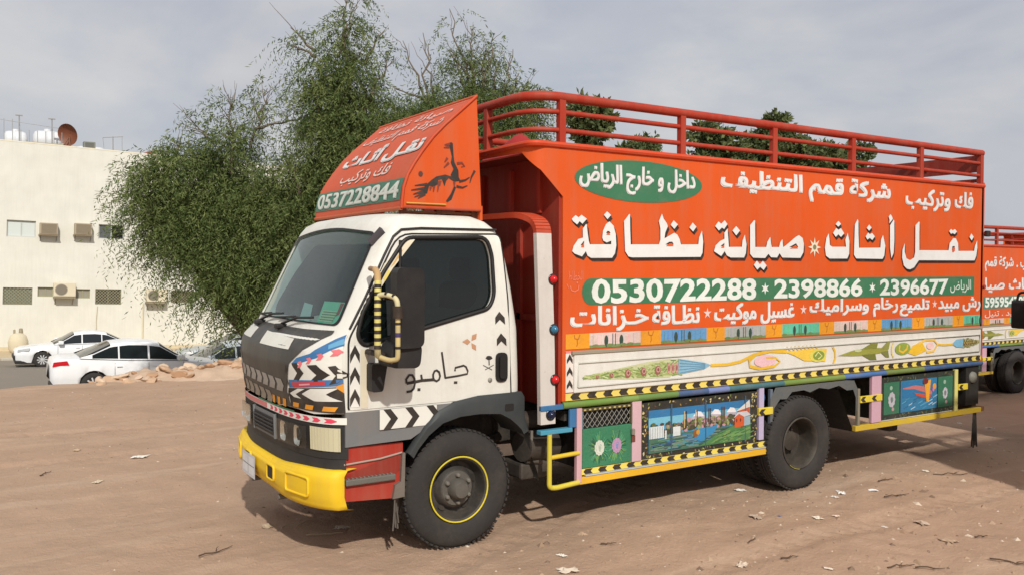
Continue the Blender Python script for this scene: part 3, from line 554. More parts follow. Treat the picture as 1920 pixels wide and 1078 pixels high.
        # handle
        hd = MB(); H = fillet2([(1.735,1.105),(1.828,1.105),(1.828,1.305),(1.735,1.305)], .04, 4)
        hd.prism(H, lambda x, z: fn(x, z, .004), lambda x, z: fn(x, z, .016), BLACK); H2 = fillet2([(1.757,1.13),(1.806,1.13),(1.806,1.28),(1.757,1.28)], .02, 4)
        hd.prism(H2, lambda x, z: fn(x, z, .014), lambda x, z: fn(x, z, .034), srgb(18,18,19)); hd.build('door_handle', M['plastic'], door)
        lk = MB(); c = fn(1.692, 1.123, .004); lk.lathe([(.017,0),(.015,-.008 if sd == 0 else .008),(.001,-.009 if sd == 0 else .009)], c, 16, srgb(150,148,140)); lk.build('door_lock', M['steel'], door)
        # drip rail over the door and dark patch at the pillar top
        MB().tube([fn(x, z, .006) for x, z in ((.70,1.50),(.80,1.69),(.93,1.95),(1.0,2.075),(1.06,2.12),(1.2,2.132),(1.77,2.135))], .008, 6, DARK).build('drip_rail', M['plastic'], T)
        # ---- lower grey panel, red step, fender
        LP = [(.665,.775),(.665,.995),(1.93,.995),(1.93,.95),(1.42,.95),(1.24,.80)]
        lo = Paint(fn, cut=[(0,.06),(1,.06)]); lo.base = .0
        q = MB().prism([(.665,.775),(1.10,.785),(1.22,.85),(1.40,.99),(.665,.99)], lambda x, z: fn(x, z, .012), lambda x, z: fn(x, z, -.05), GREY); q.build('flank_panel', M['paint'], T)
        cv = Paint(fn); cv.base = .015; cv.rect(.885, 1.285, .865, .99, WHITE)
        if sd == 0:
            for x in (.91, 1.06, 1.21): cv.poly([(x,.865),(x+.05,.865),(x+.10,.928),(x+.05,.99),(x,.99),(x+.05,.928)], BLACK, 1)
        cv.build('flank_chevrons', M['letter'], T)
        st = MB(); yo = .125
        st.prism([(.665,.435),(.98,.415),(1.06,.50),(1.06,.765),(.665,.77)], lambda x, z: (x, S(yo+.015), z), lambda x, z: (x, S(yo+.5), z), RED)
        st.add([(.665,S(yo+.012),.595),(1.03,S(yo+.012),.70),(1.06,S(yo+.012),.61),(.99,S(yo+.012),.55),(.665,S(yo+.012),.58)], [(0,1,2,3,4)], srgb(140,28,18))
        st.tube([(.66,S(yo+.01),.665),(.9,S(yo+.008),.678),(1.05,S(yo+.01),.70)], .007, 6, srgb(170,150,140))
        stp = st.build('step_panel', M['paint'], T)
        tr = MB().box(.665, 1.0, min(S(yo-.015),S(yo+.25)), max(S(yo-.015),S(yo+.25)), .535, .575, srgb(105,105,100), .008)
        for k in range(12): tr.box(.68+k*.026, .69+k*.026, min(S(yo-.01),S(yo+.24)), max(S(yo-.01),S(yo+.24)), .575, .581, srgb(130,128,122))
        tr.build('tread', M['steel'], stp)
        tl = MB().prism([(.98,.415),(1.06,.42),(1.065,.70),(1.045,.70),(1.035,.52),(.995,.50)], lambda x, z: (x, S(yo-.012), z), lambda x, z: (x, S(yo+.05), z), srgb(120,112,104)); tl.build('mud_guard', M['steel'], T)
        arch = []; ri, ro = .475, .565
        fd = MB(); n = 22
        outl = [(1.075,.70),(1.12,.76),(1.20,.865),(1.30,.95),(1.42,1.0),(1.60,1.025),(1.94,1.028),(1.965,.99),(1.965,.86),(1.985,.80),(2.0,.76)]
        inl = [(1.11,.665),(1.145,.72),(1.22,.80),(1.32,.868),(1.45,.90),(1.60,.905),(1.76,.892),(1.84,.85),(1.90,.80),(1.93,.77),(1.95,.735)]
        def fpt(p, h): return (p[0], S(.115-h), p[1])
        vs = []
        for o_, i_ in zip(outl, inl): vs += [fpt(o_, -.02), fpt(o_, .012), fpt(((o_[0]*.7+i_[0]*.3), (o_[1]*.7+i_[1]*.3)), .03), fpt(i_, .03), fpt(i_, -.28)]
        fd.add(vs, [(a*5+k, a*5+k+1, (a+1)*5+k+1, (a+1)*5+k) for a in range(len(outl)-1) for k in range(4)], srgb(46,52,54), True)
        fd.tube([fpt((.64+1.34*0+.6, .0), 0)]*2, .0001, 3) if False else None
        fen = fd.build('fender', M['plastic'], T, sharp=40)
        MB().prism(fillet2([(1.795,.905),(1.865,.905),(1.865,.955),(1.795,.955)], .012, 3), lambda x, z: (x, S(.083), z), lambda x, z: (x, S(.10), z), BLACK).build('side_lamp', M['plastic'], fen)
        fl = MB().grid(lambda u, v: (1.99+.11*v+.012*math.sin(9*v), S(.13+.26*u), .80-.42*v+.02*math.sin(8*u)), 6, 8, srgb(95,90,84)); fl.build('mud_flap', M['rubber'], T)
        fr2 = MB()
        for k in range(7):
            x = 1.0+.01*k; y = S(.13+.015*k); fr2.tube([(x,y,.42),(x+.01*random.uniform(-1,1),y,.34),(x+.02*random.uniform(-1,1),y,.24-.05*random.random())], .006, 4, srgb(90,85,78))
        fr2.build('mud_guard_tatters', M['cloth'], T)
    # things only on the near flank
    wd = Paint(near, cut=[(0,.05),(1,.05)]); wd.base = .0075
    for pts, w_ in DOOR_STROKES[:8]: wd.line(pts, w_*1.25, BLACK, random.randint(0,1)) if w_ > .0055 else None
    wd.build('door_lettering', M['letter'], T)
    em = Paint(near, cut=[(1,.05)]); em.base = .0075
    for q in DIAMONDS: em.poly(q, srgb(190,140,105), 0)
    em.build('door_emblem', M['letter'], T)['label'] = 'tan emblem of three diamonds'
    em = Paint(near, cut=[(1,.05)]); em.base = .0075
    em.poly(PALM, BLACK, 0)
    for pts, w_ in DOOR_STROKES[8:]: em.line(pts, w_, srgb(60,60,56), 1)
    em.build('door_emblem', M['letter'], T)['label'] = 'small palm tree over crossed swords'
    ch = Paint(near, cut=[(0,.04),(1,.04)]); ch.base = .0075
    for q in DOOR_CHEV:
        c1_ = Paint(near, cut=[(0,.04),(1,.04)]); c1_.base = .0075; c1_.poly(q, BLACK, 0); c1_.build('door_arrow', M['letter'], T)
    ch.rect(.692, .755, 1.02, 1.395, srgb(228,228,222), 0)
    for z in (1.02, 1.155, 1.29): ch.poly([(.692,z),(.7235,z+.06),(.755,z),(.755,z+.055),(.7235,z+.115),(.692,z+.055)], BLACK, 1)
    c2_ = Paint(near, cut=[(0,.04),(1,.04)]); c2_.base = .0075; c2_.rect(.762, .81, 1.01, 1.375, srgb(214,206,182), 0); c2_.build('door_stripe', M['letter'], T)
    ch.build('door_chevrons', M['letter'], T)
    # painted pillar strips beside the mirror
    pc = Paint(near, cut=[(0,.05),(1,.05)]); pc.base = .009
    pc.poly([(1.10,2.075),(1.15,2.06),(.985,1.87),(.88,1.72),(.845,1.745),(.93,1.90)], srgb(222,214,190), 0); pc.poly([(1.07,2.0),(1.02,1.95),(.97,1.875),(1.0,1.90)], srgb(205,165,100), 1); pc.poly([(.955,1.865),(.92,1.81),(.93,1.79),(.97,1.85)], srgb(226,205,110), 1)
    for k in range(9):
        x, z = .835-.0095*k, 1.745-.019*k; pc.poly([(x,z),(x+.022,z+.002),(x+.0165,z-.013),(x-.006,z-.015)], BLACK if k % 2 else srgb(226,222,208), 1)
    pc.build('pillar_paint', M['letter'], T)
    MB().tube([near(.90,2.03,.02), near(.96,2.115,.025)], .03, 8, srgb(64,60,66)).build('pillar_tape', M['cloth'], T)
    # mirror: tall black head on painted arms
    mr = MB(); H = fillet2([(.845,1.40),(1.035,1.40),(1.035,1.875),(.845,1.88)], .05, 5)
    mr.prism(H, lambda x, z: (x, -.235+.10*(x-.845), z), lambda x, z: (x+.02, -.10+.05*(x-.845), z), srgb(24,24,25)); mir = mr.build('mirror', M['plastic'], T)
    m2 = MB().prism(fillet2([(.815,1.285),(1.015,1.275),(1.03,1.42),(.87,1.45),(.825,1.38)], .045, 5), lambda x, z: (x, -.20, z), lambda x, z: (x, -.02, z), srgb(24,24,25)); m2.build('mirror_foot', M['plastic'], mir)
    arm = MB()
    def striped(path, r, c0, c1, st=.045, slant=0):
        P = [Vector(q) for q in path]; i = 0; acc = []; k = 0
        for a, b in zip(P, P[1:]):
            m_ = max(1, int((b-a).length/st+.5))
            for j in range(m_): arm.tube([a.lerp(b, j/m_), a.lerp(b, (j+1)/m_)], r, 8, c0 if k % 2 == 0 else c1, cap=False); k += 1
    striped([(.765,-.14,1.80),(.755,-.16,1.62),(.755,-.16,1.40)], .021, srgb(214,204,120), BLACK, .022)
    arm.tube([(.80,-.02,1.865),(.785,-.09,1.84),(.768,-.135,1.79),(.762,-.15,1.70)], .021, 8, srgb(186,152,104)); arm.tube([(.82,.10,1.87),(.795,-.03,1.865)], .016, 8, srgb(150,120,90)); arm.tube([(.755,-.16,1.42),(.76,-.15,1.36),(.80,-.10,1.345)], .02, 8, srgb(205,195,150))
    for a_, b_ in (((.79,-.20,1.72),(.797,-.215,1.72)),((.815,-.25,1.712),(.82,-.262,1.708))): arm.tube([a_, b_], .0175, 8, BLACK)
    arm.tube(fillet([(.76,-.155,1.715),(.79,-.20,1.72),(.825,-.275,1.70),(.83,-.28,1.64),(.83,-.28,1.60)], .05), .016, 8, srgb(206,198,156)); arm.tube([(.83,-.28,1.655),(.83,-.28,1.585)], .03, 10, BLACK)
    striped([(.83,-.28,1.59),(.83,-.28,1.375)], .0155, srgb(206,188,130), srgb(190,176,128), .05)
    arm.tube(fillet([(.83,-.28,1.378),(.83,-.275,1.345),(.80,-.23,1.335),(.77,-.17,1.35)], .03), .0155, 8, srgb(200,182,130)); arm.tube([(.83,-.28,1.50),(.83,-.28,1.475)], .0175, 8, srgb(60,52,96))
    for z in (1.405, 1.545): arm.tube([(.83,-.28,z),(.83,-.28,z+.015)], .017, 8, BLACK)
    arm.tube([(.80,.1,1.36),(.80,-.13,1.36)], .018, 8, BLACK); arm.tube([(.78,-.19,1.70),(.90,-.16,1.69)], .012, 6, BLACK)
    arm.build('mirror_arm', M['paint'], mir)
    bx = MB().prism(fillet2([(.80,1.115),(.875,1.115),(.905,1.285),(.80,1.29)], .018, 3), lambda x, z: near(x, z, .005), lambda x, z: (x, .03, z), srgb(26,26,27)); bx.build('mirror_bracket', M['plastic'], T)
    # ---- roof air deflector
    V = MB(); prof = [(1.10,2.262),(1.105,2.32),(1.115,2.40),(1.145,2.485),(1.19,2.56),(1.25,2.645),(1.33,2.745),(1.42,2.835),(1.53,2.93),(1.66,3.045)]
    y0, y1 = .25, W2-.25; N_ = len(prof)
    fine = []
    for (xa, za), (xb, zb) in zip(prof, prof[1:]): fine += [(xa+(xb-xa)*k/3, za+(zb-za)*k/3) for k in range(3)]
    fine.append(prof[-1]); Ls = [0]
    for a, b in zip(fine, fine[1:]): Ls.append(Ls[-1]+math.dist(a, b))
    def vis(y, s, h):
        s = max(0, min(Ls[-1]-1e-6, s)); i = max(k for k in range(len(Ls)-1) if Ls[k] <= s); t = (s-Ls[i])/(Ls[i+1]-Ls[i]); a, b = fine[i], fine[i+1]
        nx, nz = -(b[1]-a[1]), (b[0]-a[0]); l = math.hypot(nx, nz)
        return (a[0]+(b[0]-a[0])*t+nx/l*h, y, a[1]+(b[1]-a[1])*t+nz/l*h)
    VC = ORANGE
    V.grid(lambda u, v: vis(y0+(y1-y0)*u, Ls[-1]*v, 0), 8, 26, srgb(206,84,48))
    V.grid(lambda u, v: vis(y0+(y1-y0)*u, Ls[-1]*v, -.006), 8, 26, ORANGE)
    for y in (y0+.002, y1-.002):
        o_ = [(x, z) for x, z in fine]+[(1.70,2.262)] if y == y0+.002 else [(x, z) for x, z in fine]+[(1.70,2.262)]
        V.prism(o_, lambda x, z: (x, y-.004, z), lambda x, z: (x, y+.004, z), ORANGE)
    V.box(1.69, 1.71, y0, y0+.03, 2.20, 2.30, ORANGE).box(1.69, 1.71, y1-.03, y1, 2.20, 2.30, ORANGE)
    vz = V.build('air_deflector', M['paint'], T, sharp=40)
    ed = MB()
    ed.tube([(x, y0-.003, z) for x, z in fine], .011, 6, srgb(200,70,30)); ed.tube([(1.10,y0,2.262),(1.10,y1,2.262)], .014, 6, srgb(190,90,50)); ed.tube([(1.66,y0,3.045),(1.66,y1,3.045)], .011, 6, srgb(205,90,50))
    ed.tube([(1.10,y0-.004,2.268),(1.69,y0-.004,2.268)], .009, 6, srgb(170,60,30)); ed.tube([(1.13,y0-.012,2.296),(1.42,y0-.012,2.296)], .006, 4, srgb(215,165,80)); ed.build('deflector_trim', M['paint'], vz)
    bk = MB()
    for x in (1.14, 1.40, 1.67):
        for y in (y0+.06, y1-.06): bk.box(x-.02, x+.02, y-.015, y+.015, 2.15, 2.27, srgb(120,70,45))
    bk.box(1.12, 1.70, y0+.05, y0+.09, 2.236, 2.252, srgb(150,95,60)).box(1.12, 1.70, y1-.09, y1-.05, 2.236, 2.252, srgb(150,95,60)); bk.build('deflector_bracket', M['steel'], vz)
    vt = Paint(lambda u, v, h: vis(y1-u*(y1-y0), v, h), cut=[(1,.045)], base=.004)
    vt.rect(.0, .985, .055, .205, srgb(58,118,98), 0)
    vt.text('0537228844', .02, .965, .065, .19, srgb(215,222,214), 2, bold=.007)
    vt.text('فك وتركيب', .22, .78, .235, .37, srgb(222,205,195), 2, .012)
    vt.text('نقـل أثـاث', .10, .965, .385, .61, LTEXT, 2, bold=.010)
    vt.text('شركة قمم التنظيف', .1, .93, .64, .80, srgb(215,195,188), 2, .012)
    vt.text('صيانة نظافة', .12, .9, .83, .93, srgb(215,195,188), 2, .01)
    for k in range(10): vt.rect(.06, .95, .955+k*.009, .958+k*.009, srgb(205,150,130), 1) if k % 4 == 0 else None
    vt.build('deflector_lettering', M['letter'], vz)
    eg = Paint(lambda x, z, h: (x, y0-h, z)); eg.base = .005
    for q in EAGLE: eg.poly(q, BLACK, 0)
    for k, q in enumerate(EAGLE_LINES): eg.line(q, .018, srgb(45,22,18) if k < 8 else srgb(120,40,22), 1, .006)
    eg.ell(*VISOR_SPOT, .016, .018, srgb(70,30,20), 0); eg.build('painted_eagle', M['letter'], vz)
    # ---- wheels
    def wheel(x, y, sg, front):
        """sg = -1 for wheels whose outer face looks to -y"""
        tw = .205; r = .40
        ty = MB(); o_ = lambda h: h*sg
        prof = [(.214,.030),(.235,.008),(.285,-.004),(.335,-.002),(.372,.012),(.391,.034),(.399,.06),(.400,.082),(.391,.083),(.391,.092),(.400,.093),(.400,.112),(.391,.113),(.391,.122),(.400,.123),(.399,.145),(.391,.171),(.372,.193),(.335,.207),(.285,.209),(.235,.197),(.214,.175)]
        ty.lathe([(q, -sg*h) for q, h in prof], (0,0,0), 72, srgb(34,33,32))
        for k in range(60):
            a = 2*math.pi*k/60
            for hh in (.038, .165):
                c = Vector((.396*math.cos(a), -sg*hh, .396*math.sin(a))); t_ = Vector((-math.sin(a),0,math.cos(a)))*.011; nn = Vector((math.cos(a),0,math.sin(a)))*.006; yy = Vector((0,.016,0))
                ty.add([c+t_*i+yy*j+nn*k2 for i in (-1,1) for j in (-1,1) for k2 in (-1,1)], [(0,1,3,2),(4,6,7,5),(0,4,5,1),(2,3,7,6),(0,2,6,4),(1,5,7,3)], srgb(30,29,28))
        W = ty.build('wheel', M['rubber'], T, (x, y, r), sharp=35)
        rm = MB(); DS = srgb(44,43,42)
        if front:
            prof = [(.214,.030),(.222,.012),(.212,.006),(.200,.014),(.192,.045),(.186,.075),(.176,.10),(.150,.098),(.128,.055),(.118,.048)]
            rm.lathe([(q, -sg*h) for q, h in prof], (0,0,0), 48, DS)
            rm.lathe([(.118,-sg*.048),(.112,-sg*.04),(.074,-sg*.04),(.07,-sg*.012),(.062,sg*.012),(.05,sg*.03),(.001,sg*.034)], (0,0,0), 32, srgb(88,86,81))
            for k in range(6):
                a = 2*math.pi*(k+.5)/6; rm.lathe([(.016,-sg*.05),(.016,-sg*.022),(.010,-sg*.014),(.001,-sg*.013)], (.092*math.cos(a), 0, .092*math.sin(a)), 8, srgb(120,116,108), False)
            for k in range(5):                                    # hand holes
                a = 2*math.pi*k/5+.3; c = Vector((.158*math.cos(a), -sg*.094, .158*math.sin(a))); u = Vector((math.cos(a),0,math.sin(a)))*.016; w_ = Vector((-math.sin(a),0,math.cos(a)))*.03
                rm.add([c+u*math.cos(b)+w_*math.sin(b)+Vector((0,sg*.006,0)) for b in [2*math.pi*q/10 for q in range(10)]], [tuple(range(10))], srgb(14,14,14))
        else:
            prof = [(.214,.030),(.222,.012),(.212,.006),(.202,.014),(.192,.05),(.184,.15),(.178,.172),(.13,.178),(.085,.165),(.08,.12),(.05,.115),(.001,.112)]
            rm.lathe([(q, -sg*h) for q, h in prof], (0,0,0), 448, srgb(50,47,42))
            for k in range(6):
                a = 2*math.pi*k/6; rm.lathe([(.014,-sg*.175),(.014,-sg*.15),(.001,-sg*.148)], (.11*math.cos(a), 0, .11*math.sin(a)), 8, srgb(60,58,54), False)
        rim = rm.build('rim', M['steel'], W, sharp=40)
        if front:
            MB().lathe([(.210,-sg*.010),(.2185,-sg*.0005),(.2235,-sg*.005),(.2215,-sg*.012)], (0,0,0), 56, srgb(214,196,30)).build('rim_ring', M['hand_paint'], W)
        else:
            yr = MB()
            for k in range(14):
                a = math.pi*1.28+k*.045; b = a+.05; c = lambda t, q, h: (q*math.cos(t), -sg*h, q*math.sin(t))
                yr.add([c(a,.205,.012),(c(b,.205,.012)),c(b,.2205,.008),c(a,.2205,.008)], [(0,1,2,3)], srgb(170,165,60))
            yr.build('rim_paint', M['paint'], W)
        return W
    wheel(1.481, .145, -1, True); wheel(1.481, W2-.145, 1, True)
    for y, sg in ((-.04,-1),(.20,-1),(W2+.04,1),(W2-.20,1)): wheel(4.69, y, sg, False)
    # ---- chassis, axles, tanks
    c = MB()
    for y in (.66, W2-.74): c.box(.75, 7.4, y, y+.08, .56, .78, srgb(24,23,22))
    for x in (1.0, 2.2, 3.4, 4.3, 5.2, 6.4, 7.3): c.box(x-.04, x+.04, .72, W2-.70, .60, .74, srgb(24,23,22))
    for x in [2.3+.44*k for k in range(12)]: c.box(x-.03, x+.03, .06, W2-.06, .80, .87, srgb(24,23,22))
    for x in (1.481, 4.69): c.tube([(x,.25,.40),(x,W2-.25,.40)], .07, 10, srgb(24,23,22))
    c.lathe([(.001,-.2),(.16,-.14),(.19,0),(.16,.14),(.001,.2)], (4.69,1.06,.40), 20, srgb(24,23,22)); c.tube([(2.2,1.06,.5),(4.6,1.06,.42)], .045, 8, srgb(24,23,22))
    for y in (.62, W2-.62):
        for xc in (1.481, 4.69): c.tube([(xc-.55,y,.62),(xc,y,.5),(xc+.6,y,.62)], .035, 6, srgb(24,23,22))
    c.build('chassis', M['steel'], T)
    e = MB().box(.95, 2.05, .62, 1.5, .55, 1.0, srgb(24,23,22), .04); e.tube([(2.02,.22,.62),(2.3,.26,.60)], .11, 16, srgb(52,48,45)); e.tube([(2.0,.3,.78),(2.3,.32,.78)], .07, 12, srgb(60,52,46)); e.tube(fillet([(2.04,.2,.52),(2.18,.2,.50),(2.3,.3,.45),(2.6,.5,.45)], .08), .022, 8, srgb(90,84,78)); e.box(2.0,2.25,.2,.5,.38,.50,srgb(50,46,43),.02)
    e.tube([(2.05,.14,.74),(2.05,.14,.58)], .012, 6, srgb(120,115,108)); e.build('engine', M['steel'], T)
    MB().box(2.55, 4.2, .22, .6, .46, .80, srgb(24,23,22), .03).build('fuel_tank', M['steel'], T)
    # ---- cargo box: floor, walls, bulkhead
    b = MB()
    b.box(2.21, 7.50, .03, W2-.03, .89, .95, srgb(60,50,42))
    zt = 2.725; XF = 1.95
    pth = [(2.21,0.0)]
    for k in range(9): t = k/8*math.pi/2; pth.append((XF+.13-.13*math.sin(t), .13-.13*math.cos(t)))
    full = pth+[(XF, .6), (XF, 1.06)]; full = full+[(x, W2-y) for x, y in full[::-1][1:]]
    def zb(x, y): yy = min(y, W2-y); return 2.37+(2.21-x)/(2.21-2.035)*.165 if x > 2.035 else 2.535+(2.035-x)/.085*.03+min(1, max(0, yy/.14))*.115 if yy < .14 else 2.68
    vs = []
    for x, y in full: vs += [(x, y, zt), (x, y, zb(x, y))]
    b.add(vs, [(2*i, 2*i+1, 2*i+3, 2*i+2) for i in range(len(full)-1)], ORANGE)
    vs2 = [(x+(.012 if 0 < y < W2 else 0), y+(.012 if y < .2 else -.012 if y > W2-.2 else 0), z) for x, y, z in vs]; b.add(vs2, [(2*i, 2*i+2, 2*i+3, 2*i+1) for i in range(len(full)-1)], RED)
    for y, y2 in ((0.0,.02),(W2-.02,W2)): b.box(2.21, 7.50, y, y2, .95, zt, ORANGE)
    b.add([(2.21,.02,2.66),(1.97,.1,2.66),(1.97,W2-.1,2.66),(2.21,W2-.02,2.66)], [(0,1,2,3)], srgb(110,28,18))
    b.box(2.19, 2.22, .02, W2-.02, .90, zt, srgb(150,36,20))
    for y in (.24,.62,1.06,1.5,1.88): b.box(2.165, 2.19, y-.02, y+.02, 2.27, 2.6, srgb(170,45,25))
    for y in (.5, 1.06, 1.6): b.box(2.165, 2.19, y-.025, y+.025, .92, 2.2, srgb(150,36,22))
    b.box(2.165, 2.19, .1, W2-.1, 1.50, 1.545, srgb(150,36,22))
    for y in (0.0, W2-.05): b.box(7.47, 7.52, y, y+.05, .9, 2.76, ORANGE)
    b.box(7.48, 7.51, .05, W2-.05, .95, 2.1, RED).box(7.48, 7.51, .05, W2-.05, 2.26, 2.60, RED) if False else b.box(7.48, 7.51, .05, W2-.05, .95, 2.0, RED)
    tr_ = fillet([(7.5,.0,zt),(2.1,.0,zt),(1.96,.0,zt),(1.95,.12,zt),(XF,1.06,zt),(XF,W2-.12,zt),(1.96,W2,zt),(2.1,W2,zt),(7.5,W2,zt)], .1, 4)
    b.tube(tr_, .022, 8, srgb(206,66,26))
    for x in (3.21, 4.24, 5.27, 6.30): b.box(x-.012, x+.012, .02, .035, .95, 2.7, RED).box(x-.012, x+.012, W2-.035, W2-.02, .95, 2.7, RED)
    box_ = b.build('cargo_box', M['paint'], T, sharp=30)
    # front guard frame round the bulkhead: rounded hoop of flat bar with a white post
    for S in ((lambda y: y), mirror_y):
        fg = MB(); F_ = fillet([(2.10,S(.03),.80),(2.09,S(.03),1.35),(2.055,S(.03),2.19),(2.0,S(.16),2.245),(2.0,S(.6),2.25),(2.0,S(1.06),2.25)], .14, 6)
        cols = []
        P = F_
        for a_, b_ in zip(P, P[1:]):
            mid = (a_+b_)/2; col = srgb(210,206,200) if mid.z < 2.09 and mid.y not in () else srgb(190,60,26)
            if mid.z < .955: col = BLUE
            d_ = (b_-a_).normalized(); w_ = Vector((.0615,0,0)) if abs(d_.x) < .6 else Vector((0,0,.05)); o_ = d_.cross(w_).normalized()*.02
            fg.add([a_-w_-o_, a_+w_-o_, a_+w_+o_, a_-w_+o_, b_-w_-o_, b_+w_-o_, b_+w_+o_, b_-w_+o_], [(0,1,2,3),(4,7,6,5),(0,4,5,1),(1,5,6,2),(2,6,7,3),(3,7,4,0)], col)
        pst = fg.build('guard_frame', M['paint'], T)
        for (x, z), cc in zip(((2.165,1.80),(2.175,1.455),(2.185,1.105),(2.15,.865)), (srgb(200,25,30), srgb(50,110,140), srgb(200,25,30), srgb(20,30,60))):
            sg = -1 if S(.03) < 1 else 1; lb = MB(); yy = S(.012)
            lb.lathe([(.029,0),(.029,sg*.012),(.022,sg*.026),(.010,sg*.036),(.001,sg*.038)], (x-.03,yy,z), 16, cc); lb.lathe([(.04,sg*-.001),(.04,sg*.008),(.033,sg*.009)], (x-.03,yy,z), 16, srgb(40,40,42)); lb.build('marker_lamp', M['lamp'], pst)
    # ---- rails
    rl = MB(); RC = srgb(166,42,20)
    for z, r in ((3.06,.033),(2.955,.018),(2.83,.018)):
        ring = [(7.49,.02,z),(2.15,.02,z),(XF,.05,z),(XF,.3,z),(XF,W2-.3,z),(XF,W2-.05,z),(2.15,W2-.02,z),(7.49,W2-.02,z)]
        ring = fillet([(7.49,.02,z),(XF+.01,.02,z),(XF+.01,W2-.02,z),(7.49,W2-.02,z)], .26, 10)
        rl.tube(ring, r, 10, RC)
    rl.build('rail', M['paint'], box_)
    for x in (2.205, 3.335, 4.365, 5.395, 6.425, 7.465):
        for y in (.02, W2-.02): MB().box(x-.026, x+.026, y-.022, y+.022, 2.70, 3.05, RC).build('rail_post', M['paint'], box_)
    for y in (.6, 1.06, W2-.6): MB().box(XF-.014, XF+.036, y-.024, y+.024, 2.70, 3.05, RC).build('rail_post', M['paint'], box_)
    hb = MB().box(7.46, 7.49, .05, W2-.05, 2.87, 3.04, srgb(140,34,22)).box(7.46, 7.49, .05, W2-.05, 2.765, 2.80, srgb(130,34,24)); hb.box(6.55, 6.58, .05, W2-.05, 2.80, 2.86, srgb(120,30,20)); hb.build('rear_header', M['paint'], box_)
    MB().tube([(7.52,-.02,2.24),(7.52,.10,2.24)], .02, 8, RED).box(7.5, 7.56, -.05, -.01, 2.21, 2.27, BLACK, .01).build('door_hinge', M['paint'], box_)
    MB().tube([(7.52,-.02,1.70),(7.52,.10,1.70)], .02, 8, RED).build('door_hinge', M['paint'], box_)
    # ---- painted flanks of the box
    def flank(S, sg, with_text):
        """paint and boards on one flank; local u runs with x"""
        f = lambda u, v, h: (u, S(-h), v)
        # white dropside with pressed border
        wb = MB(); yA, yB = S(-.022), S(.0)
        wb.box(2.30, 7.455, min(yA,yB), max(yA,yB), 1.005, 1.275, srgb(222,221,214), .006)
        fr_ = [(2.33,1.045),(7.42,1.045),(7.42,1.215),(2.33,1.215)]
        wb.tube([f(u, v, .024) for u, v in fr_+[fr_[0]]], .008, 6, srgb(196,196,186)); wb.box(2.28, 7.47, min(S(-.03),S(0)), max(S(-.03),S(0)), 1.275, 1.30, srgb(150,142,124), .004)
        ds = wb.build('dropside', M['paint'], T)
        # row of little landscapes over it
        k = Paint(f, base=.004); u = 2.235; cols = [srgb(214,190,182), srgb(90,150,196), srgb(168,172,170), srgb(92,186,158)]; i = 0
        while u < 7.46:
            yw = .20 if i else .21; k.rect(u, min(u+yw,7.47), 1.312, 1.418, AMBER, 0); k.line([(u+.075,1.412),(u+.08,1.385),(u+.11,1.38),(u+.125,1.412)], .007, srgb(176,96,30), 1); k.line([(u+.10,1.38),(u+.103,1.345),(u+.095,1.33)], .006, srgb(166,90,30), 1); u += yw
            a, e = u, min(u+.475, 7.46)
            if e-a < .1: break
            c_ = cols[i % 4]; k.rect(a, e, 1.312, 1.418, c_, 0); k.rect(a, e, 1.312, 1.332, srgb(110,138,84), 1)
            for q in range(9):
                x = a+.03+(e-a-.05)*q/9+random.uniform(-.01,.01); k.line([(x,1.335),(x,1.405)], .006, tuple(min(1, z*random.uniform(.6,1.35)) for z in c_), 1)
            for x in (a+.15, a+.29): k.ell(x, 1.36, .018, .04, srgb(38,66,56), 2, 10); k.line([(x,1.315),(x,1.33)], .008, srgb(50,50,40), 2)
            for x in (a+.21, a+.235): k.line([(x,1.325),(x,1.41)], .007, srgb(70,80,100), 2)
            for q in range(6): x = random.uniform(a+.02, e-.05); k.ell(x, 1.328, .03, .011, srgb(90+random.randint(0,40),128,70), 2, 8)
            u = e; i += 1
        k.build('landscape_row', M['hand_paint'], T)
        # floral scroll and aeroplane on the dropside
        g_ = Paint(lambda u, v, h: (u, S(-.022-h), v), base=.003)
        rnd = random.Random(3)
        g_.poly([(2.36,1.11),(2.6,1.145),(2.95,1.185),(3.2,1.20),(3.24,1.13),(3.2,1.06),(2.9,1.065),(2.6,1.085)], srgb(196,200,156), 0)
        for q in range(230):
            x = rnd.uniform(2.36,3.22); t = (x-2.38)/.8; h = .012+.046*t; z0 = 1.11+.02*t; g_.line([(x,z0+rnd.uniform(-h,h)),(x+.05+.05*t,z0+rnd.uniform(-1.2,1.2)*h)], .009, rnd.choice([srgb(132,156,84), srgb(160,176,104), srgb(112,138,74), srgb(196,204,150), srgb(178,188,124)]), q % 2)
        for x, r_ in ((2.50,.015),(2.63,.02),(2.78,.032),(2.93,.032),(3.07,.034)): g_.ell(x, 1.105+.022*(x-2.4), r_*.9, r_, srgb(150,92,80), 2); g_.ell(x+.004, 1.11+.022*(x-2.4), r_*.6, r_*.65, srgb(196,150,140), 3); g_.ell(x+.004, 1.11+.022*(x-2.4), r_*.3, r_*.35, srgb(130,74,66), 4)
        for x in (3.18,3.22,3.26): g_.ell(x, 1.128, .018, .04, srgb(200,150,140), 3); g_.ell(x, 1.128, .008, .022, srgb(150,90,84), 4)
        g_.poly([(3.28,1.195),(3.55,1.15),(3.62,1.128),(3.55,1.10),(3.28,1.075)], srgb(130,180,205), 2)
        for q in range(5): g_.line([(3.29,1.185-.025*q),(3.56,1.14-.008*q)], .006, srgb(90,140,170), 3)
        sc = srgb(228,184,44)
        g_.line([(3.62,1.125),(3.8,1.12),(3.95,1.135),(4.1,1.18),(4.3,1.205),(4.5,1.19)], .022, sc, 2, .03)
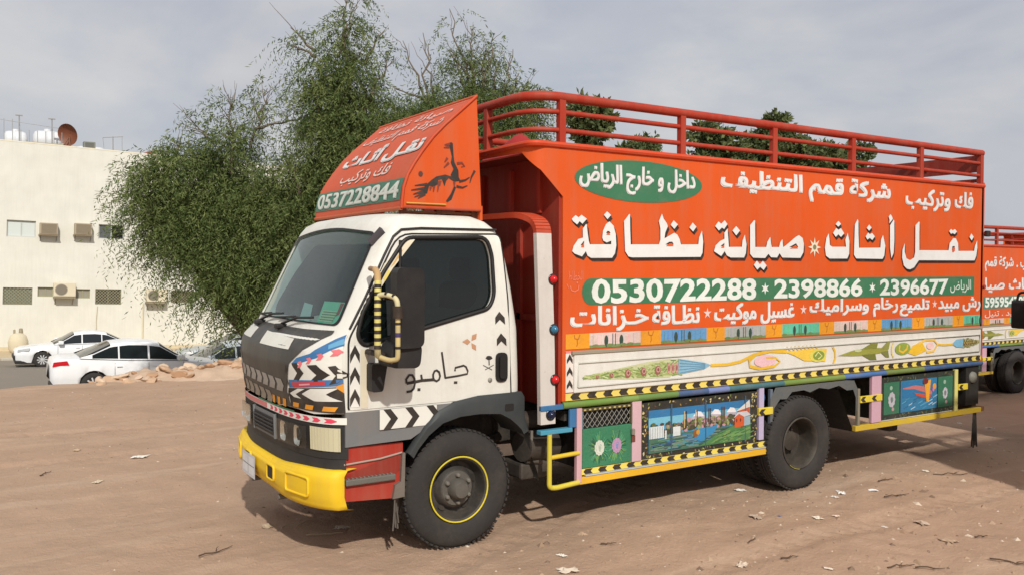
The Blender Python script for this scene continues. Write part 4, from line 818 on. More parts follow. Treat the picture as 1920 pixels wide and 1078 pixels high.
        g_.line([(4.12,1.18),(4.05,1.14),(4.06,1.09),(4.18,1.065),(4.35,1.075),(4.42,1.11),(4.36,1.145),(4.25,1.15)], .03, sc, 3, .015); g_.ell(4.24, 1.125, .13, .05, srgb(232,190,196), 2)
        g_.poly([(4.45,1.195),(4.6,1.15),(4.72,1.10),(5.0,1.08),(5.02,1.19),(4.8,1.2),(4.62,1.19)], srgb(234,196,70), 2); g_.ell(4.9, 1.135, .11, .055, srgb(216,206,90), 3); g_.ell(4.91, 1.135, .075, .04, srgb(128,150,60), 4); g_.line([(4.86,1.13),(4.9,1.165),(4.95,1.13),(4.9,1.105)], .012, srgb(222,220,140), 5)
        for q in range(8): g_.line([(4.55+.05*q,1.19),(4.5+.05*q,1.23)], .008, sc, 3)
        g_.line([(5.10,1.20),(5.13,1.16),(5.135,1.10),(5.11,1.055)], .022, sc, 2); g_.line([(5.98,1.20),(5.95,1.16),(5.95,1.10),(5.98,1.06)], .018, srgb(222,204,120), 2)
        jet = srgb(150,152,62); g_.poly([(5.17,1.118),(5.38,1.155),(5.60,1.168),(5.88,1.155),(5.90,1.12),(5.60,1.10),(5.38,1.105)], jet, 2); g_.poly([(5.50,1.16),(5.66,1.215),(5.74,1.212),(5.72,1.155)], srgb(128,132,52), 3); g_.poly([(5.50,1.11),(5.62,1.06),(5.72,1.05),(5.70,1.11)], srgb(110,116,46), 3); g_.poly([(5.78,1.15),(5.88,1.215),(5.92,1.21),(5.90,1.14)], srgb(140,142,70), 3); g_.poly([(5.78,1.12),(5.86,1.07),(5.91,1.065),(5.89,1.13)], srgb(120,124,60), 3); g_.ell(5.45, 1.15, .05, .012, srgb(190,196,150), 4)
        g_.ell(6.12, 1.135, .12, .058, srgb(138,160,66), 2); g_.line([(6.07,1.17),(6.06,1.12),(6.12,1.10),(6.18,1.13),(6.19,1.17)], .022, sc, 3); g_.poly([(6.2,1.09),(6.32,1.06),(6.5,1.1),(6.42,1.19),(6.28,1.16)], sc, 2); g_.line([(6.36,1.17),(6.48,1.205),(6.62,1.20),(6.68,1.15),(6.62,1.09),(6.5,1.085)], .022, srgb(232,190,90), 3); g_.ell(6.56, 1.145, .06, .035, srgb(234,196,190), 2); g_.line([(6.68,1.15),(6.8,1.14),(6.95,1.14)], .02, sc, 2)
        g_.poly([(6.93,1.145),(7.0,1.185),(7.12,1.19),(7.12,1.10),(7.0,1.11)], srgb(120,176,206), 3)
        for q in range(130): x = rnd.uniform(7.1,7.39); h = .05*min(1, (7.50-x)/.30); g_.line([(x,1.145+rnd.uniform(-h,h)),(x+.03,1.145+rnd.uniform(-h,h))], .008, rnd.choice([srgb(130,140,76), srgb(160,146,90), srgb(110,112,66), srgb(176,176,120)]), 2+q % 2)
        for q in range(7): g_.ell(7.14+.038*q, 1.145, .016-.0012*q, .026-.0022*q, srgb(112,82,46), 4); g_.ell(7.14+.038*q, 1.147, .007, .012-.001*q, srgb(180,160,90), 5)
        g_.build('floral_scroll', M['hand_paint'], ds)
        # arrow bands, sill tube
        cb = Paint(f, base=.006); cb.chevrons(2.235, 7.49, .952, 1.003, 36, srgb(226,206,100), srgb(30,26,22), 0, -1)
        cb.build('arrow_band', M['letter'], T)
        cb = Paint(f, base=.006); cb.rect(2.235, 2.305, 1.01, 1.30, srgb(222,214,206), 0)
        for z in (1.03,1.12,1.21): cb.poly([(2.245,z),(2.27,z+.03),(2.295,z),(2.295,z+.03),(2.27,z+.07),(2.245,z+.03)], srgb(30,28,26), 1)
        cb.rect(2.235, 2.305, 1.285, 1.30, srgb(222,130,130), 1)
        cb.build('corner_arrows', M['letter'], T)
        tb = MB(); segs = [(2.22,2.75,srgb(104,140,62)),(2.75,2.9,srgb(120,150,80)),(2.9,3.3,srgb(96,134,70)),(3.3,3.62,srgb(60,90,130)),(3.62,3.85,srgb(110,130,180)),(3.85,4.5,srgb(60,110,120)),(4.5,5.3,srgb(110,140,66)),(5.3,5.9,srgb(60,110,170)),(5.9,6.5,srgb(108,130,70)),(6.5,7.52,srgb(40,84,130))]
        for a, e, cc in segs: tb.tube([f(a, .92, -.012), f(e, .92, -.012)], .026, 10, cc, True)
        tb.build('sill_tube', M['paint'], T)
        return ds
    ds = flank(lambda y: y, -1, True); flank(mirror_y, 1, False)
    # blue foot of the guard post, step hoop
    MB().box(2.03, 2.30, -.005, .05, .73, .76, srgb(60,150,180), .004).box(2.035, 2.36, .0, .03, .895, .93, BLUE, .004).box(2.28, 2.35, .005, .02, .76, .89, BLUE).build('post_foot', M['paint'], T)
    MB().tube(fillet([(2.105,.0,.73),(2.105,.0,.36),(2.16,.0,.352),(2.36,.0,.365)], .07, 6), .018, 10, srgb(206,190,60)).tube([(2.105,.0,.567),(2.36,.0,.575)], .016, 8, srgb(214,184,44)).build('step_hoop', M['paint'], T)
    # ---- lockers under the box
    for S, sg in (((lambda y: y), -1), (mirror_y, 1)):
        f = lambda u, v, h: (u, S(-h), v)
        def bx(m_, x0, x1, d0, d1, z0, z1, col, bev=.004): m_.box(x0, x1, min(S(d0),S(d1)), max(S(d0),S(d1)), z0, z1, col, bev)
        fr_ = MB(); bx(fr_, 2.355, 4.42, 0, .04, .345, .395, srgb(226,176,34)); bx(fr_, 2.42, 4.40, -.004, .03, .397, .408, srgb(170,180,190)); fr_.build('skirt_rail', M['paint'], T); fr_ = MB(); bx(fr_, 5.47, 7.55, .0, .04, .415, .465, srgb(206,176,50)); bx(fr_, 5.85, 7.0, .005, .03, .467, .478, srgb(190,186,170))
        fr_.build('skirt_rail', M['paint'], T)
        fb = Paint(f, base=.004)
        bk_ = MB(); bx(bk_, 2.37, 4.36, .012, .04, .41, .45, srgb(226,206,100)); bk_.build('skirt_board', M['paint'], T)
        fb = Paint(lambda u, v, h: (u, S(.011-h), v), base=.001); fb.chevrons(2.37, 4.36, .41, .452, 15, srgb(226,206,90), srgb(28,25,22), 0, -1); fb.build('arrow_band', M['letter'], T)
        for a in ((2.34,2.385,-.004,.03,.36,.89,srgb(206,164,172)),(2.85,2.94,.0,.03,.45,.90,srgb(206,172,180)),(4.205,4.262,-.002,.03,.47,.90,LILAC),(5.70,5.84,-.002,.03,.47,.91,srgb(208,168,186)),(5.50,5.53,.0,.03,.465,.80,srgb(130,126,110)),(4.34,4.37,.0,.03,.45,.88,srgb(90,110,130)),(7.04,7.09,-.002,.03,.465,.88,srgb(220,214,130))):
            po = MB(); bx(po, *a); po.build('skirt_post', M['paint'], T)
        for x0, x1, z, xa in ((4.19,4.36,.705,(4.25,)),(5.52,5.84,.70,(5.58,5.74)),(7.09,7.25,.70,(7.15,))):
            th = MB(); bx(th, x0, x1, -.012, .012, z-.03, z+.03, srgb(228,206,60)); tie = th.build('tie_strap', M['paint'], T)
            tp = Paint(lambda u, v, h: (u, S(-.012-h), v), base=.001)
            for x in xa: tp.poly([(x-.03,.675),(x+.02,.675),(x-.01,.70),(x+.02,.725),(x-.03,.725),(x-.06,.70)], srgb(30,26,22))
            tp.build('strap_arrows', M['letter'], tie)
        # green locker with wire mesh over a painted door
        lk = MB(); bx(lk, 2.385, 2.85, .05, .5, .452, .88, srgb(14,14,16), .002); L_ = lk.build('locker', M['plastic'], T)
        dr = MB(); bx(dr, 2.395, 2.845, .006, .03, .455, .735, srgb(40,118,84)); D_ = dr.build('locker_door', M['hand_paint'], L_)
        dp = Paint(lambda u, v, h: (u, S(.006-h), v), base=.001); rnd = random.Random(5)
        for q in range(150):
            a = rnd.uniform(0, 6.283); cx = rnd.choice([2.545,2.705]); r0 = rnd.uniform(.05,.06); r1 = r0+rnd.uniform(.02,.07); P = [(cx+r0*math.cos(a)*.8, .585+r0*math.sin(a)), (cx+r1*math.cos(a)*.8, .585+r1*math.sin(a))]
            if all(2.41 < p_[0] < 2.83 and .465 < p_[1] < .725 for p_ in P): dp.line(P, .005, rnd.choice([srgb(24,84,60), srgb(70,150,110), srgb(110,160,80)]), q % 2)
        for cx, ca, cb_ in ((2.545, srgb(205,210,196), srgb(160,180,160)), (2.705, srgb(180,140,175), srgb(110,140,190))):
            for q in range(11):
                a = q*6.283/11; dp.ell(cx+.032*math.cos(a), .59+.04*math.sin(a), .014, .017, ca, 2+q % 2, 10)
            dp.ell(cx, .59, .03, .04, ca, 4); dp.ell(cx+.006, .59, .014, .026, cb_, 5); dp.line([(cx-.01,.61),(cx+.015,.6),(cx+.01,.565)], .008, ca, 6)
        dp.build('painted_flowers', M['hand_paint'], D_)
        ms = MB()
        for q in range(-4, 14):
            for sgn in (1, -1):
                P = clip([(2.40+q*.045, .74),(2.40+q*.045+.10*sgn*1.0, .86),(2.401+q*.045+.10*sgn, .86),(2.401+q*.045, .74)], 0, 2.84, True); P = clip(P, 0, 2.40, False) if P else P
                if len(P) > 2:
                    lo_ = min(P, key=lambda t: t[1]); hi_ = max(P, key=lambda t: t[1]); ms.tube([f(lo_[0], lo_[1], -.018), f(hi_[0], hi_[1], -.018)], .0025, 4, srgb(160,160,150), False)
        ms.build('wire_mesh', M['steel'], L_)
        tr2 = MB(); bx(tr2, 2.385, 2.85, .0, .03, .862, .885, srgb(70,66,40)); bx(tr2, 2.385, 2.40, .0, .03, .735, .865, srgb(60,110,120)); bx(tr2, 2.838, 2.852, .0, .03, .735, .865, srgb(84,84,60))
        for q in range(10): bx(tr2, 2.40+q*.045, 2.42+q*.045, -.004, .0, .868, .879, srgb(190,176,110), .001)
        tr2.build('locker_trim', M['paint'], L_); la = MB(); bx(la, 2.835, 2.862, -.02, .0, .655, .70, srgb(150,140,130)); bx(la, 2.84, 2.875, -.006, .0, .60, .65, srgb(120,60,50)); la.build('latch', M['steel'], L_)
        # long painted locker
        lk = MB(); bx(lk, 2.95, 4.19, .012, .5, .452, .875, srgb(32,34,30)); L2 = lk.build('locker', M['hand_paint'], T)
        p = Paint(lambda u, v, h: (u, S(.012-h), v), base=.001, step=.0008); X = lambda t: 3.015+1.09*t; Z = lambda t: .49+.325*t; R2 = random.Random(11)
        p.rect(2.95, 4.19, .452, .875, srgb(30,32,28), 0)
        for q in range(120):
            if q % 2: x, z = R2.uniform(2.96,4.18), R2.choice([R2.uniform(.825,.868), R2.uniform(.456,.484)])
            else: x, z = R2.choice([R2.uniform(2.955,3.005), R2.uniform(4.12,4.185)]), R2.uniform(.46,.86)
            p.ell(x, z, .012, .006, R2.choice([srgb(190,170,90), srgb(150,120,60), srgb(110,130,60), srgb(90,60,40), srgb(210,200,150)]), 1, 6, R2.uniform(0,3))
        p.rect(X(0), X(1), Z(0), Z(1), srgb(60,150,190), 2); p.rect(X(0), X(1), Z(.62), Z(.82), srgb(110,180,205), 3); p.rect(X(0), X(1), Z(.82), Z(1), srgb(30,112,165), 3)
        for a in ((.33,.62),(.55,.75),(.72,.90)): p.poly([(X(a[0]),Z(.5)),(X((a[0]+a[1])/2-.02),Z(.86)),(X((a[0]+a[1])/2+.02),Z(.84)),(X(a[1]),Z(.5))], srgb(180,170,185), 4); p.poly([(X((a[0]+a[1])/2-.06),Z(.75)),(X((a[0]+a[1])/2-.02),Z(.86)),(X((a[0]+a[1])/2+.02),Z(.84)),(X((a[0]+a[1])/2+.05),Z(.72))], srgb(225,225,228), 5)
        for q in range(190): p.ell(X(R2.uniform(.0,.84)), Z(R2.uniform(.42,.68)), R2.uniform(.008,.026), R2.uniform(.008,.022), R2.choice([srgb(70,72,46), srgb(150,130,110), srgb(110,120,60), srgb(190,140,150), srgb(140,150,90), srgb(60,60,40), srgb(120,90,90), srgb(44,50,34), srgb(86,96,52), srgb(70,50,36)]), 6+q % 3, 8)
        for x in (.33,.35,.44,.455,.57,.585,.70,.715,.73): p.line([(X(x),Z(.5)),(X(x),Z(.9))], .009, R2.choice([srgb(90,60,36), srgb(40,34,30), srgb(200,170,110)]), 8)
        p.rect(X(0), X(1), Z(0), Z(.40), srgb(58,106,88), 8)
        for q in range(130): x = R2.uniform(0,.66); z = R2.uniform(.02,.36); p.line([(X(x),Z(z)),(X(x+R2.uniform(.06,.14)),Z(z+R2.uniform(-.02,.04)))], .01, R2.choice([srgb(50,110,150), srgb(70,140,150), srgb(96,140,110), srgb(40,80,120), srgb(110,130,120), srgb(30,60,80), srgb(36,84,60)]), 9+q % 2)
        p.poly([(X(.42),Z(.2)),(X(.46),Z(.44)),(X(.66),Z(.46)),(X(.62),Z(.3)),(X(.5),Z(.12))], srgb(40,130,180), 11)
        p.poly([(X(.48),Z(.02)),(X(.66),Z(.26)),(X(.84),Z(.42)),(X(1),Z(.44)),(X(1),Z(0))], srgb(70,126,70), 12); p.poly([(X(.58),Z(.04)),(X(.7),Z(.2)),(X(1),Z(.3)),(X(1),Z(.18))], srgb(104,150,84), 13)
        for q in range(60): x = R2.uniform(.6,.99); z = R2.uniform(.04,.40)*(.4+.6*(x-.5)/.5); p.line([(X(x),Z(z)),(X(x+.05),Z(z+.03))], .009, R2.choice([srgb(60,110,60), srgb(90,140,76), srgb(50,92,54), srgb(120,150,84)]), 13)
        for a, e, lo_, hi_ in ((.0,.135,.34,.62),(.145,.16,.3,.5),(.22,.29,.34,.56)): p.rect(X(a), X(e), Z(lo_), Z(hi_), srgb(206,214,214), 12)
        for q in range(6): p.line([(X(.01+.022*q),Z(.34)),(X(.01+.022*q),Z(.6))], .004, srgb(140,150,160), 13)
        p.ell(X(.44), Z(.34), .03, .03, srgb(130,80,30), 12); p.ell(X(.46), Z(.36), .02, .02, srgb(190,140,50), 13)
        p.poly([(X(.87),Z(.60)),(X(.87),Z(.76)),(X(.99),Z(.80)),(X(.99),Z(.60))], srgb(190,84,40), 12); p.poly([(X(.84),Z(.74)),(X(.985),Z(1.0)),(X(.995),Z(.82))], srgb(214,212,206), 13)
        p.poly([(X(.83),Z(.34)),(X(.83),Z(.6)),(X(.875),Z(.68)),(X(.93),Z(.58)),(X(.93),Z(.36))], srgb(204,84,34), 14); p.poly([(X(.93),Z(.36)),(X(.93),Z(.58)),(X(.995),Z(.6)),(X(.995),Z(.38))], srgb(150,176,190), 14); p.poly([(X(.815),Z(.58)),(X(.86),Z(.72)),(X(.955),Z(.73)),(X(1.0),Z(.62)),(X(.93),Z(.585)),(X(.875),Z(.68))], srgb(200,200,206), 15)
        for x in (.85,.89): p.ell(X(x), Z(.52), .008, .014, srgb(110,40,20), 15)
        p.build('painted_landscape', M['hand_paint'], L2)
        dvd = MB()
        for x in (3.24, 3.60, 4.045): bx(dvd, x-.006, x+.006, .0, .012, .47, .85, srgb(60,90,110), .002)
        dvd.build('locker_seam', M['steel'], L2)
        # rear painted locker
        lk = MB(); bx(lk, 5.86, 7.04, .012, .5, .478, .87, srgb(28,40,36)); L3 = lk.build('locker', M['hand_paint'], T)
        p = Paint(lambda u, v, h: (u, S(.012-h), v), base=.001); R2 = random.Random(4)
        p.rect(5.86, 7.04, .478, .87, srgb(34,44,40), 0)
        for q in range(70): p.ell(R2.uniform(5.88,7.03), R2.choice([R2.uniform(.835,.866), R2.uniform(.481,.515)]), .014, .006, R2.choice([srgb(90,100,60), srgb(60,90,80), srgb(40,70,60), srgb(120,110,70)]), 1, 6, R2.uniform(0,3))
        p.rect(5.89, 6.13, .525, .825, srgb(44,112,84), 2); p.rect(6.15, 6.74, .525, .825, srgb(36,116,158), 2); p.rect(6.76, 7.01, .525, .825, srgb(44,112,84), 2); p.rect(6.18, 6.5, .66, .81, srgb(30,110,160), 3)
        for cx, cy, s_ in ((6.01,.66,1),(6.88,.66,.8)):
            for q in range(9): a = q*.7; p.ell(cx+.035*math.cos(a)*s_, cy+.05*math.sin(a)*s_, .02*s_, .024*s_, srgb(190,186,196), 3+q % 2, 10)
            p.ell(cx, cy, .018, .026, srgb(110,130,120), 5); p.ell(cx-.01, cy+.11, .022, .02, srgb(150,180,160), 3); p.ell(cx+.02, cy-.09, .02, .018, srgb(180,150,150), 3)
        p.poly([(6.18,.755),(6.38,.77),(6.52,.75),(6.66,.69),(6.64,.66),(6.5,.70),(6.36,.735),(6.18,.745)], srgb(190,110,110), 4); p.poly([(6.36,.70),(6.56,.665),(6.64,.655),(6.6,.62),(6.4,.67)], srgb(200,70,40), 5)
        p.poly([(6.52,.80),(6.56,.60),(6.60,.60),(6.63,.81)], srgb(224,160,40), 6); p.ell(6.54, .80, .045, .03, srgb(110,30,30), 7); p.ell(6.69, .74, .03, .03, srgb(220,150,60), 6); p.ell(6.67, .71, .016, .02, srgb(200,120,180), 7)
        for q in range(24): x = R2.uniform(6.16,6.7); z = R2.uniform(.535,.64); p.line([(x,z),(x+.07,z+.02)], .008, R2.choice([srgb(60,140,180), srgb(90,160,190), srgb(30,90,130), srgb(180,200,215)]), 4)
        p.build('painted_bird', M['hand_paint'], L3)
        # wheel arch skirt: scalloped dusty sheet, dark tail end, rear flap
        wa = MB(); pts = []
        up = [(4.36,.60),(4.38,.72),(4.45,.79),(4.53,.785),(4.60,.84),(4.75,.845),(4.83,.82),(4.95,.85),(5.08,.83),(5.22,.85),(5.33,.80),(5.42,.80),(5.46,.72),(5.47,.60)]
        top = [(4.34,.60),(4.34,.80),(4.40,.89),(4.53,.89),(4.60,.89),(4.75,.89),(4.83,.89),(4.95,.89),(5.08,.89),(5.22,.89),(5.33,.89),(5.44,.88),(5.49,.80),(5.49,.60)]
        for a, e in zip(up, top): wa.add([], [], ())
        vs = [q for a, e in zip(top, up) for q in (f(*a, .0), f(*e, .006))]; wa.add(vs, [(2*i, 2*i+1, 2*i+3, 2*i+2) for i in range(len(up)-1)], srgb(96,102,104), True)
        wa.build('wheel_arch', M['steel'], T)
        bn = MB().grid(lambda u, v: (5.30+.22*v, S(.06+.3*u), .80-.40*v), 3, 5, srgb(58,56,52)); bn.build('mud_flap', M['rubber'], T)
        bt = MB(); bt.tube([(4.275,S(.12),.80),(4.36,S(.12),.80)], .05, 12, srgb(40,110,160)); bt.box(4.27, 4.34, min(S(.1),S(.3)), max(S(.1),S(.3)), .50, .66, srgb(20,70,70), .005); bt.build('air_tank', M['paint'], T)
        tl = MB(); bx(tl, 7.27, 7.50, .02, .40, .50, .92, srgb(34,34,33)); tl.lathe([(.06,0),(.055,sg*.02),(.001,sg*.03)], (7.38,S(.02),.78), 16, srgb(120,120,112)); tl.build('tail_box', M['plastic'], T)
        hf = MB()
        for k in range(4): x = 7.395+.03*k; hf.grid(lambda u, v: (x-.012+.028*u+.05*(k-1.5)*.4*v, S(.01+.01*k), .43-.36*v-.02*(k % 2)*v), 1, 5, srgb(30,28,27)); 
        hf.build('rear_tassel', M['cloth'], T)
        hg = MB(); bx(hg, 6.13, 6.26, .1, .25, .33, .42, srgb(30,28,27), .02); bx(hg, 6.95, 7.35, .08, .2, .385, .415, srgb(60,30,40), .01); hg.build('hanging_bracket', M['steel'], T)
    MB().box(7.44, 7.52, .05, W2-.05, .42, .50, srgb(90,60,34), .01).box(7.52, 7.56, -.01, .06, .425, .475, srgb(130,84,46), .006).build('rear_bar', M['steel'], T)
    tlp = MB()
    for y in (.25, W2-.25): tlp.box(7.50, 7.54, y-.15, y+.15, .62, .72, srgb(170,24,20), .01)
    tlp.build('tail_lamp', M['lamp'], T)
    return T

def near_lettering(T):
    """the writing on the lorry's near flank"""
    f = lambda u, v, h: (u, -h, v); t = TXT
    p = Paint(f, base=.003); p.poly([(a, c) for a, c in rounded_band(t['band'])], GREEN, 0); 
    for s, k in (('0530722288','n1'),('2398866','n2'),('2396677','n3')): p.text(s, *t[k], srgb(222,228,222), 1, .03)
    p.text('الرياض', *t['riyadh'], srgb(206,220,208), 1, .008)
    for u, v in ((4.257,1.715),(5.679,1.71)): p.star(u, v, .05, srgb(222,228,222), 1, 6, .4)
    p.build('phone_number_band', M['letter'], T)
    p = Paint(f, base=.003); x0, x1, z0, z1 = t['ovalE']; p.ell((x0+x1)/2, (z0+z1)/2, (x1-x0)/2, (z1-z0)/2, GREEN, 0, 48); p.text('داخل و خارج الرياض', *t['oval'], LTEXT, 1, bold=.006); p.build('oval_sign', M['letter'], T)
    p = Paint(f, base=.003); p.text('شركة قمم التنظيف', *t['comp'], LTEXT, 0, bold=.011); p.text('فك وتركيب', *t['fakk'], LTEXT, 0, bold=.009); p.build('upper_lettering', M['letter'], T)
    p = Paint(f, base=.003)
    for i, q in enumerate(MAIN_WORDS): p.poly([(a+.022, c-.024) for a, c in q], srgb(26,14,14), i*.12)
    for i, q in enumerate(MAIN_WORDS): p.poly([(a+.011, c-.012) for a, c in q], srgb(26,14,14), 3+i*.12)
    for i, q in enumerate(MAIN_WORDS): p.poly(q, srgb(224,224,222), 6+i*.12)
    for i, q in enumerate(MAIN_HOLES):
        a = sum(x for x, _ in q)/len(q); c = max(z for _, z in q)
        p.poly(q, srgb(26,14,14), 9); p.poly([(x+(a-x)*.1, z-(c-z)*.0-.02*(c-z > .01)*0-.012) for x, z in q], ORANGE, 10)
    p.star(*MAIN_STAR, .085, srgb(226,214,190), 2, 8, .42); p.ell(*MAIN_STAR, .022, .022, srgb(120,120,84), 3)
    p.build('main_lettering', M['letter'], T)
    p = Paint(f, base=.003)
    for s, k in (('رش مبيد','rash'),('تلميع','talmi'),('رخام وسراميك','rukham'),('غسيل موكيت','ghaseel'),('نظـافة','nazafa'),('خـزانات','khaz')): p.text(s, *t[k], LTEXT, 0, bold=.0075)
    for u, v in ((3.603,1.53),(4.736,1.532),(6.662,1.54)): p.star(u, v, .045, srgb(230,200,195), 0, 5, .35)
    p.build('lower_lettering', M['letter'], T)
    p = Paint(f, base=.003); x0, x1, z0, z1 = t['sig']; pale = srgb(226,120,90); p.text('الخطاط', x0+.03, x1, z0+.085, z1, pale, 0, 0); p.line([(x0+.02,z0+.06),(x0+.035,z0+.03)], .006, pale); p.line([(x0+.05,z0+.045),(x0+.06,z0+.015),(x0+.09,z0+.005),(x0+.12,z0+.02),(x0+.125,z0+.05)], .008, pale); p.ell(x0+.11, z0+.068, .006, .008, pale); p.build('signature', M['letter'], T)
def rounded_band(r):
    x0, x1, z0, z1 = r; n = 8; m = (z0+z1)/2; h = (z1-z0)/2; out = []
    for k in range(n+1): a = math.pi/2+math.pi*k/n; out.append((x0+.06+.075*math.cos(a), m+h*math.sin(a)))
    return out+[(x1, z0), (x1, z1)]
_MO = {}
def mat_once(n, c, rough):
    if n not in _MO: _MO[n] = mat(n, c, rough=rough)
    return _MO[n]
M['lamp'] = mat('coloured_lamp', rough=.15)
M['nose'] = mat('faded_black_paint', rough=.42, grime=.5, gscale=2.5, gcol=(.13,.12,.10), streak=.12)

truck = make_truck()
near_lettering(truck)
tag(truck, 'orange and white painted cargo truck with a yellow bumper, in the foreground', 'truck', 'painted cargo trucks on the lot')
# ---------------------------------------------------------------- the other lorries on the lot
def lorry(x, y, z, rz, label):
    t = copy_tree(truck, None, ('cargo_truck_none', 'licence_plate')); t.location = (x, y, z); t.rotation_euler = (0, 0, rz); t['label'] = label; return t
truck2 = lorry(19.9, 5.72, -.43, math.pi, 'orange cargo truck parked behind the painted truck, its box cut by the right edge')
f = lambda u, v, h: (9.71-u, W2+h, v); p = Paint(f, base=.003)
p.text('شركة قمم', 3.9, 4.86, 2.26, 2.54, LTEXT, 0, bold=.009); p.text('فك وتركيب .', 4.96, 6.3, 2.28, 2.54, LTEXT, 0, bold=.009); p.text('أثاث صيا', 3.9, 5.5, 1.88, 2.22, LTEXT, 0, bold=.012); p.text('نقـل', 5.7, 7.1, 1.88, 2.22, LTEXT, 0, bold=.012)
p.rect(3.6, 6.9, 1.60, 1.82, srgb(70,120,104), 0); p.text('595954785', 3.92, 5.36, 1.615, 1.805, srgb(224,234,226), 1, .035); p.star(5.6, 1.71, .05, LTEXT, 1, 6)
p.text('مبيد . تنيل', 3.92, 5.1, 1.43, 1.57, srgb(226,206,196), 0, .012)
p.build('box_lettering', M['letter'], truck2)
truck3 = lorry(13.3, -3.0, 0, math.pi, 'orange cargo truck standing beside the lot, only its shadow reaching the picture')
truck4 = lorry(7.9, -2.0, 0, 0, 'cargo truck beyond the right edge of the picture, only its black mirror showing')
mr = MB().prism(fillet2([(.88,1.21),(1.0,1.21),(1.0,1.53),(.88,1.53)], .04, 4), lambda x, z: (x-.02, 2.20, z), lambda x, z: (x, 2.37, z), srgb(24,24,25), True, True)
mi4 = mr.build('mirror', M['plastic'], truck4)
MB().tube(fillet([(.9,2.02,1.62),(.9,2.30,1.62),(.9,2.32,1.5)], .05), .014, 8, BLACK).tube(fillet([(.9,2.02,1.12),(.9,2.18,1.10),(.9,2.20,1.2),(.9,2.22,1.28)], .06), .014, 8, BLACK).build('mirror_arm', M['plastic'], mi4)
# red sheet thrown over the load, seen through the front rails
rnd = random.Random(2)
tp = MB().grid(lambda u, v: (2.3+.55*u, .75+.9*v, 2.5+.42*math.sin(u*math.pi)**.5*math.sin(v*math.pi)**.5+.05*math.sin(9*u+5*v)+.03*math.sin(17*v)), 16, 18, srgb(150,26,30))
tag(tp.build('tarpaulin', M['cloth']), 'crumpled red tarpaulin over the load behind the front rails', 'tarpaulin')

# ---------------------------------------------------------------- ground
def hash2(ix, iy, s): 
    n = (ix*374761393+iy*668265263+s*1274126177) & 0x7fffffff; n = ((n ^ (n >> 13))*1274126177) & 0x7fffffff; return ((n ^ (n >> 16)) & 0xffff)/65535.0
def vnoise(x, y, s=0):
    ix = np.floor(x).astype(np.int64); iy = np.floor(y).astype(np.int64); fx = x-ix; fy = y-iy; fx = fx*fx*(3-2*fx); fy = fy*fy*(3-2*fy)
    return (hash2(ix,iy,s)*(1-fx)+hash2(ix+1,iy,s)*fx)*(1-fy)+(hash2(ix,iy+1,s)*(1-fx)+hash2(ix+1,iy+1,s)*fx)*fy
def fbm(x, y, o=4, s=0): return sum(vnoise(x*2**k, y*2**k, s+k)*.5**k for k in range(o))/(2-2*.5**o)
sst = lambda t: np.clip(t, 0, 1)**2*(3-2*np.clip(t, 0, 1))
def road_z(x, y): return -1.0-.03*(x-1)-.037*y
def ground_z(x, y):
    x = np.asarray(x, float); y = np.asarray(y, float)
    lot = -.43*sst((x-8.3)/3.5)
    e = 10.25+.5*(fbm(x*.5, y*.1, 3, 5)-.5)
    t = sst((y-e)/3.6); z = lot*(1-t)+road_z(x, y)*t
    near_ = np.exp(-((x-2)**2+(y-1)**2)/260)
    z = z+(fbm(x*.9, y*.9, 4, 1)-.5)*.05*(.4+near_)*(1-sst((y-15)/4))
    z = z+.03*np.exp(-((y-e+.2)/.55)**2)*sst((3-x)/4)*fbm(x*2, y*2, 3, 9)
    for y0, sl, am, ph in ((-1.25,.05,.010,0.),(-2.75,.05,.011,1.),(4.3,-.09,.013,2.),(6.0,-.09,.013,3.),(-.55,.42,.008,4.)):      # shallow tyre tracks with tread marks
        d = y-(y0+sl*x+.12*np.sin(x*.5+ph)); a = np.exp(-(d/.11)**4); z = z+a*(-am+.006*np.sin(x*2*np.pi/.16+np.sign(d)*1.2))+.5*am*np.exp(-((np.abs(d)-.17)/.05)**2)
    z = z+(fbm(x*6, y*6, 3, 41)-.5)*.022*near_
    return z
def axis(pts):
    out = []
    for a, b, n in pts: out += list(np.linspace(a, b, n, endpoint=False))
    return np.array(out+[pts[-1][1]])
xs = axis([(-90,-20,20),(-20,-6,24),(-6,-1.5,60),(-1.5,7.5,300),(7.5,10,40),(10,24,40),(24,120,24)]); ys = axis([(-60,-8,20),(-8,-3.6,20),(-3.6,2.5,200),(2.5,8,90),(8,16,90),(16,48,30),(48,300,30)])
X, Y = np.meshgrid(xs, ys, indexing='ij'); Zg = ground_z(X, Y)
def grid_mesh(name, X, Y, Z, m):
    n0, n1 = X.shape; me = bpy.data.meshes.new(name); idx = np.arange(n0*n1).reshape(n0, n1)
    q = np.stack([idx[:-1,:-1], idx[1:,:-1], idx[1:,1:], idx[:-1,1:]], -1).reshape(-1, 4)
    me.vertices.add(n0*n1); me.vertices.foreach_set('co', np.stack([X,Y,Z], -1).astype(np.float32).ravel())
    me.loops.add(q.size); me.loops.foreach_set('vertex_index', q.ravel().astype(np.int32)); me.polygons.add(len(q)); me.polygons.foreach_set('loop_start', np.arange(0, q.size, 4, dtype=np.int32))
    me.polygons.foreach_set('use_smooth', np.ones(len(q), bool)); me.update(calc_edges=True); me.materials.append(m)
    o = bpy.data.objects.new(name, me); COL.objects.link(o); return o
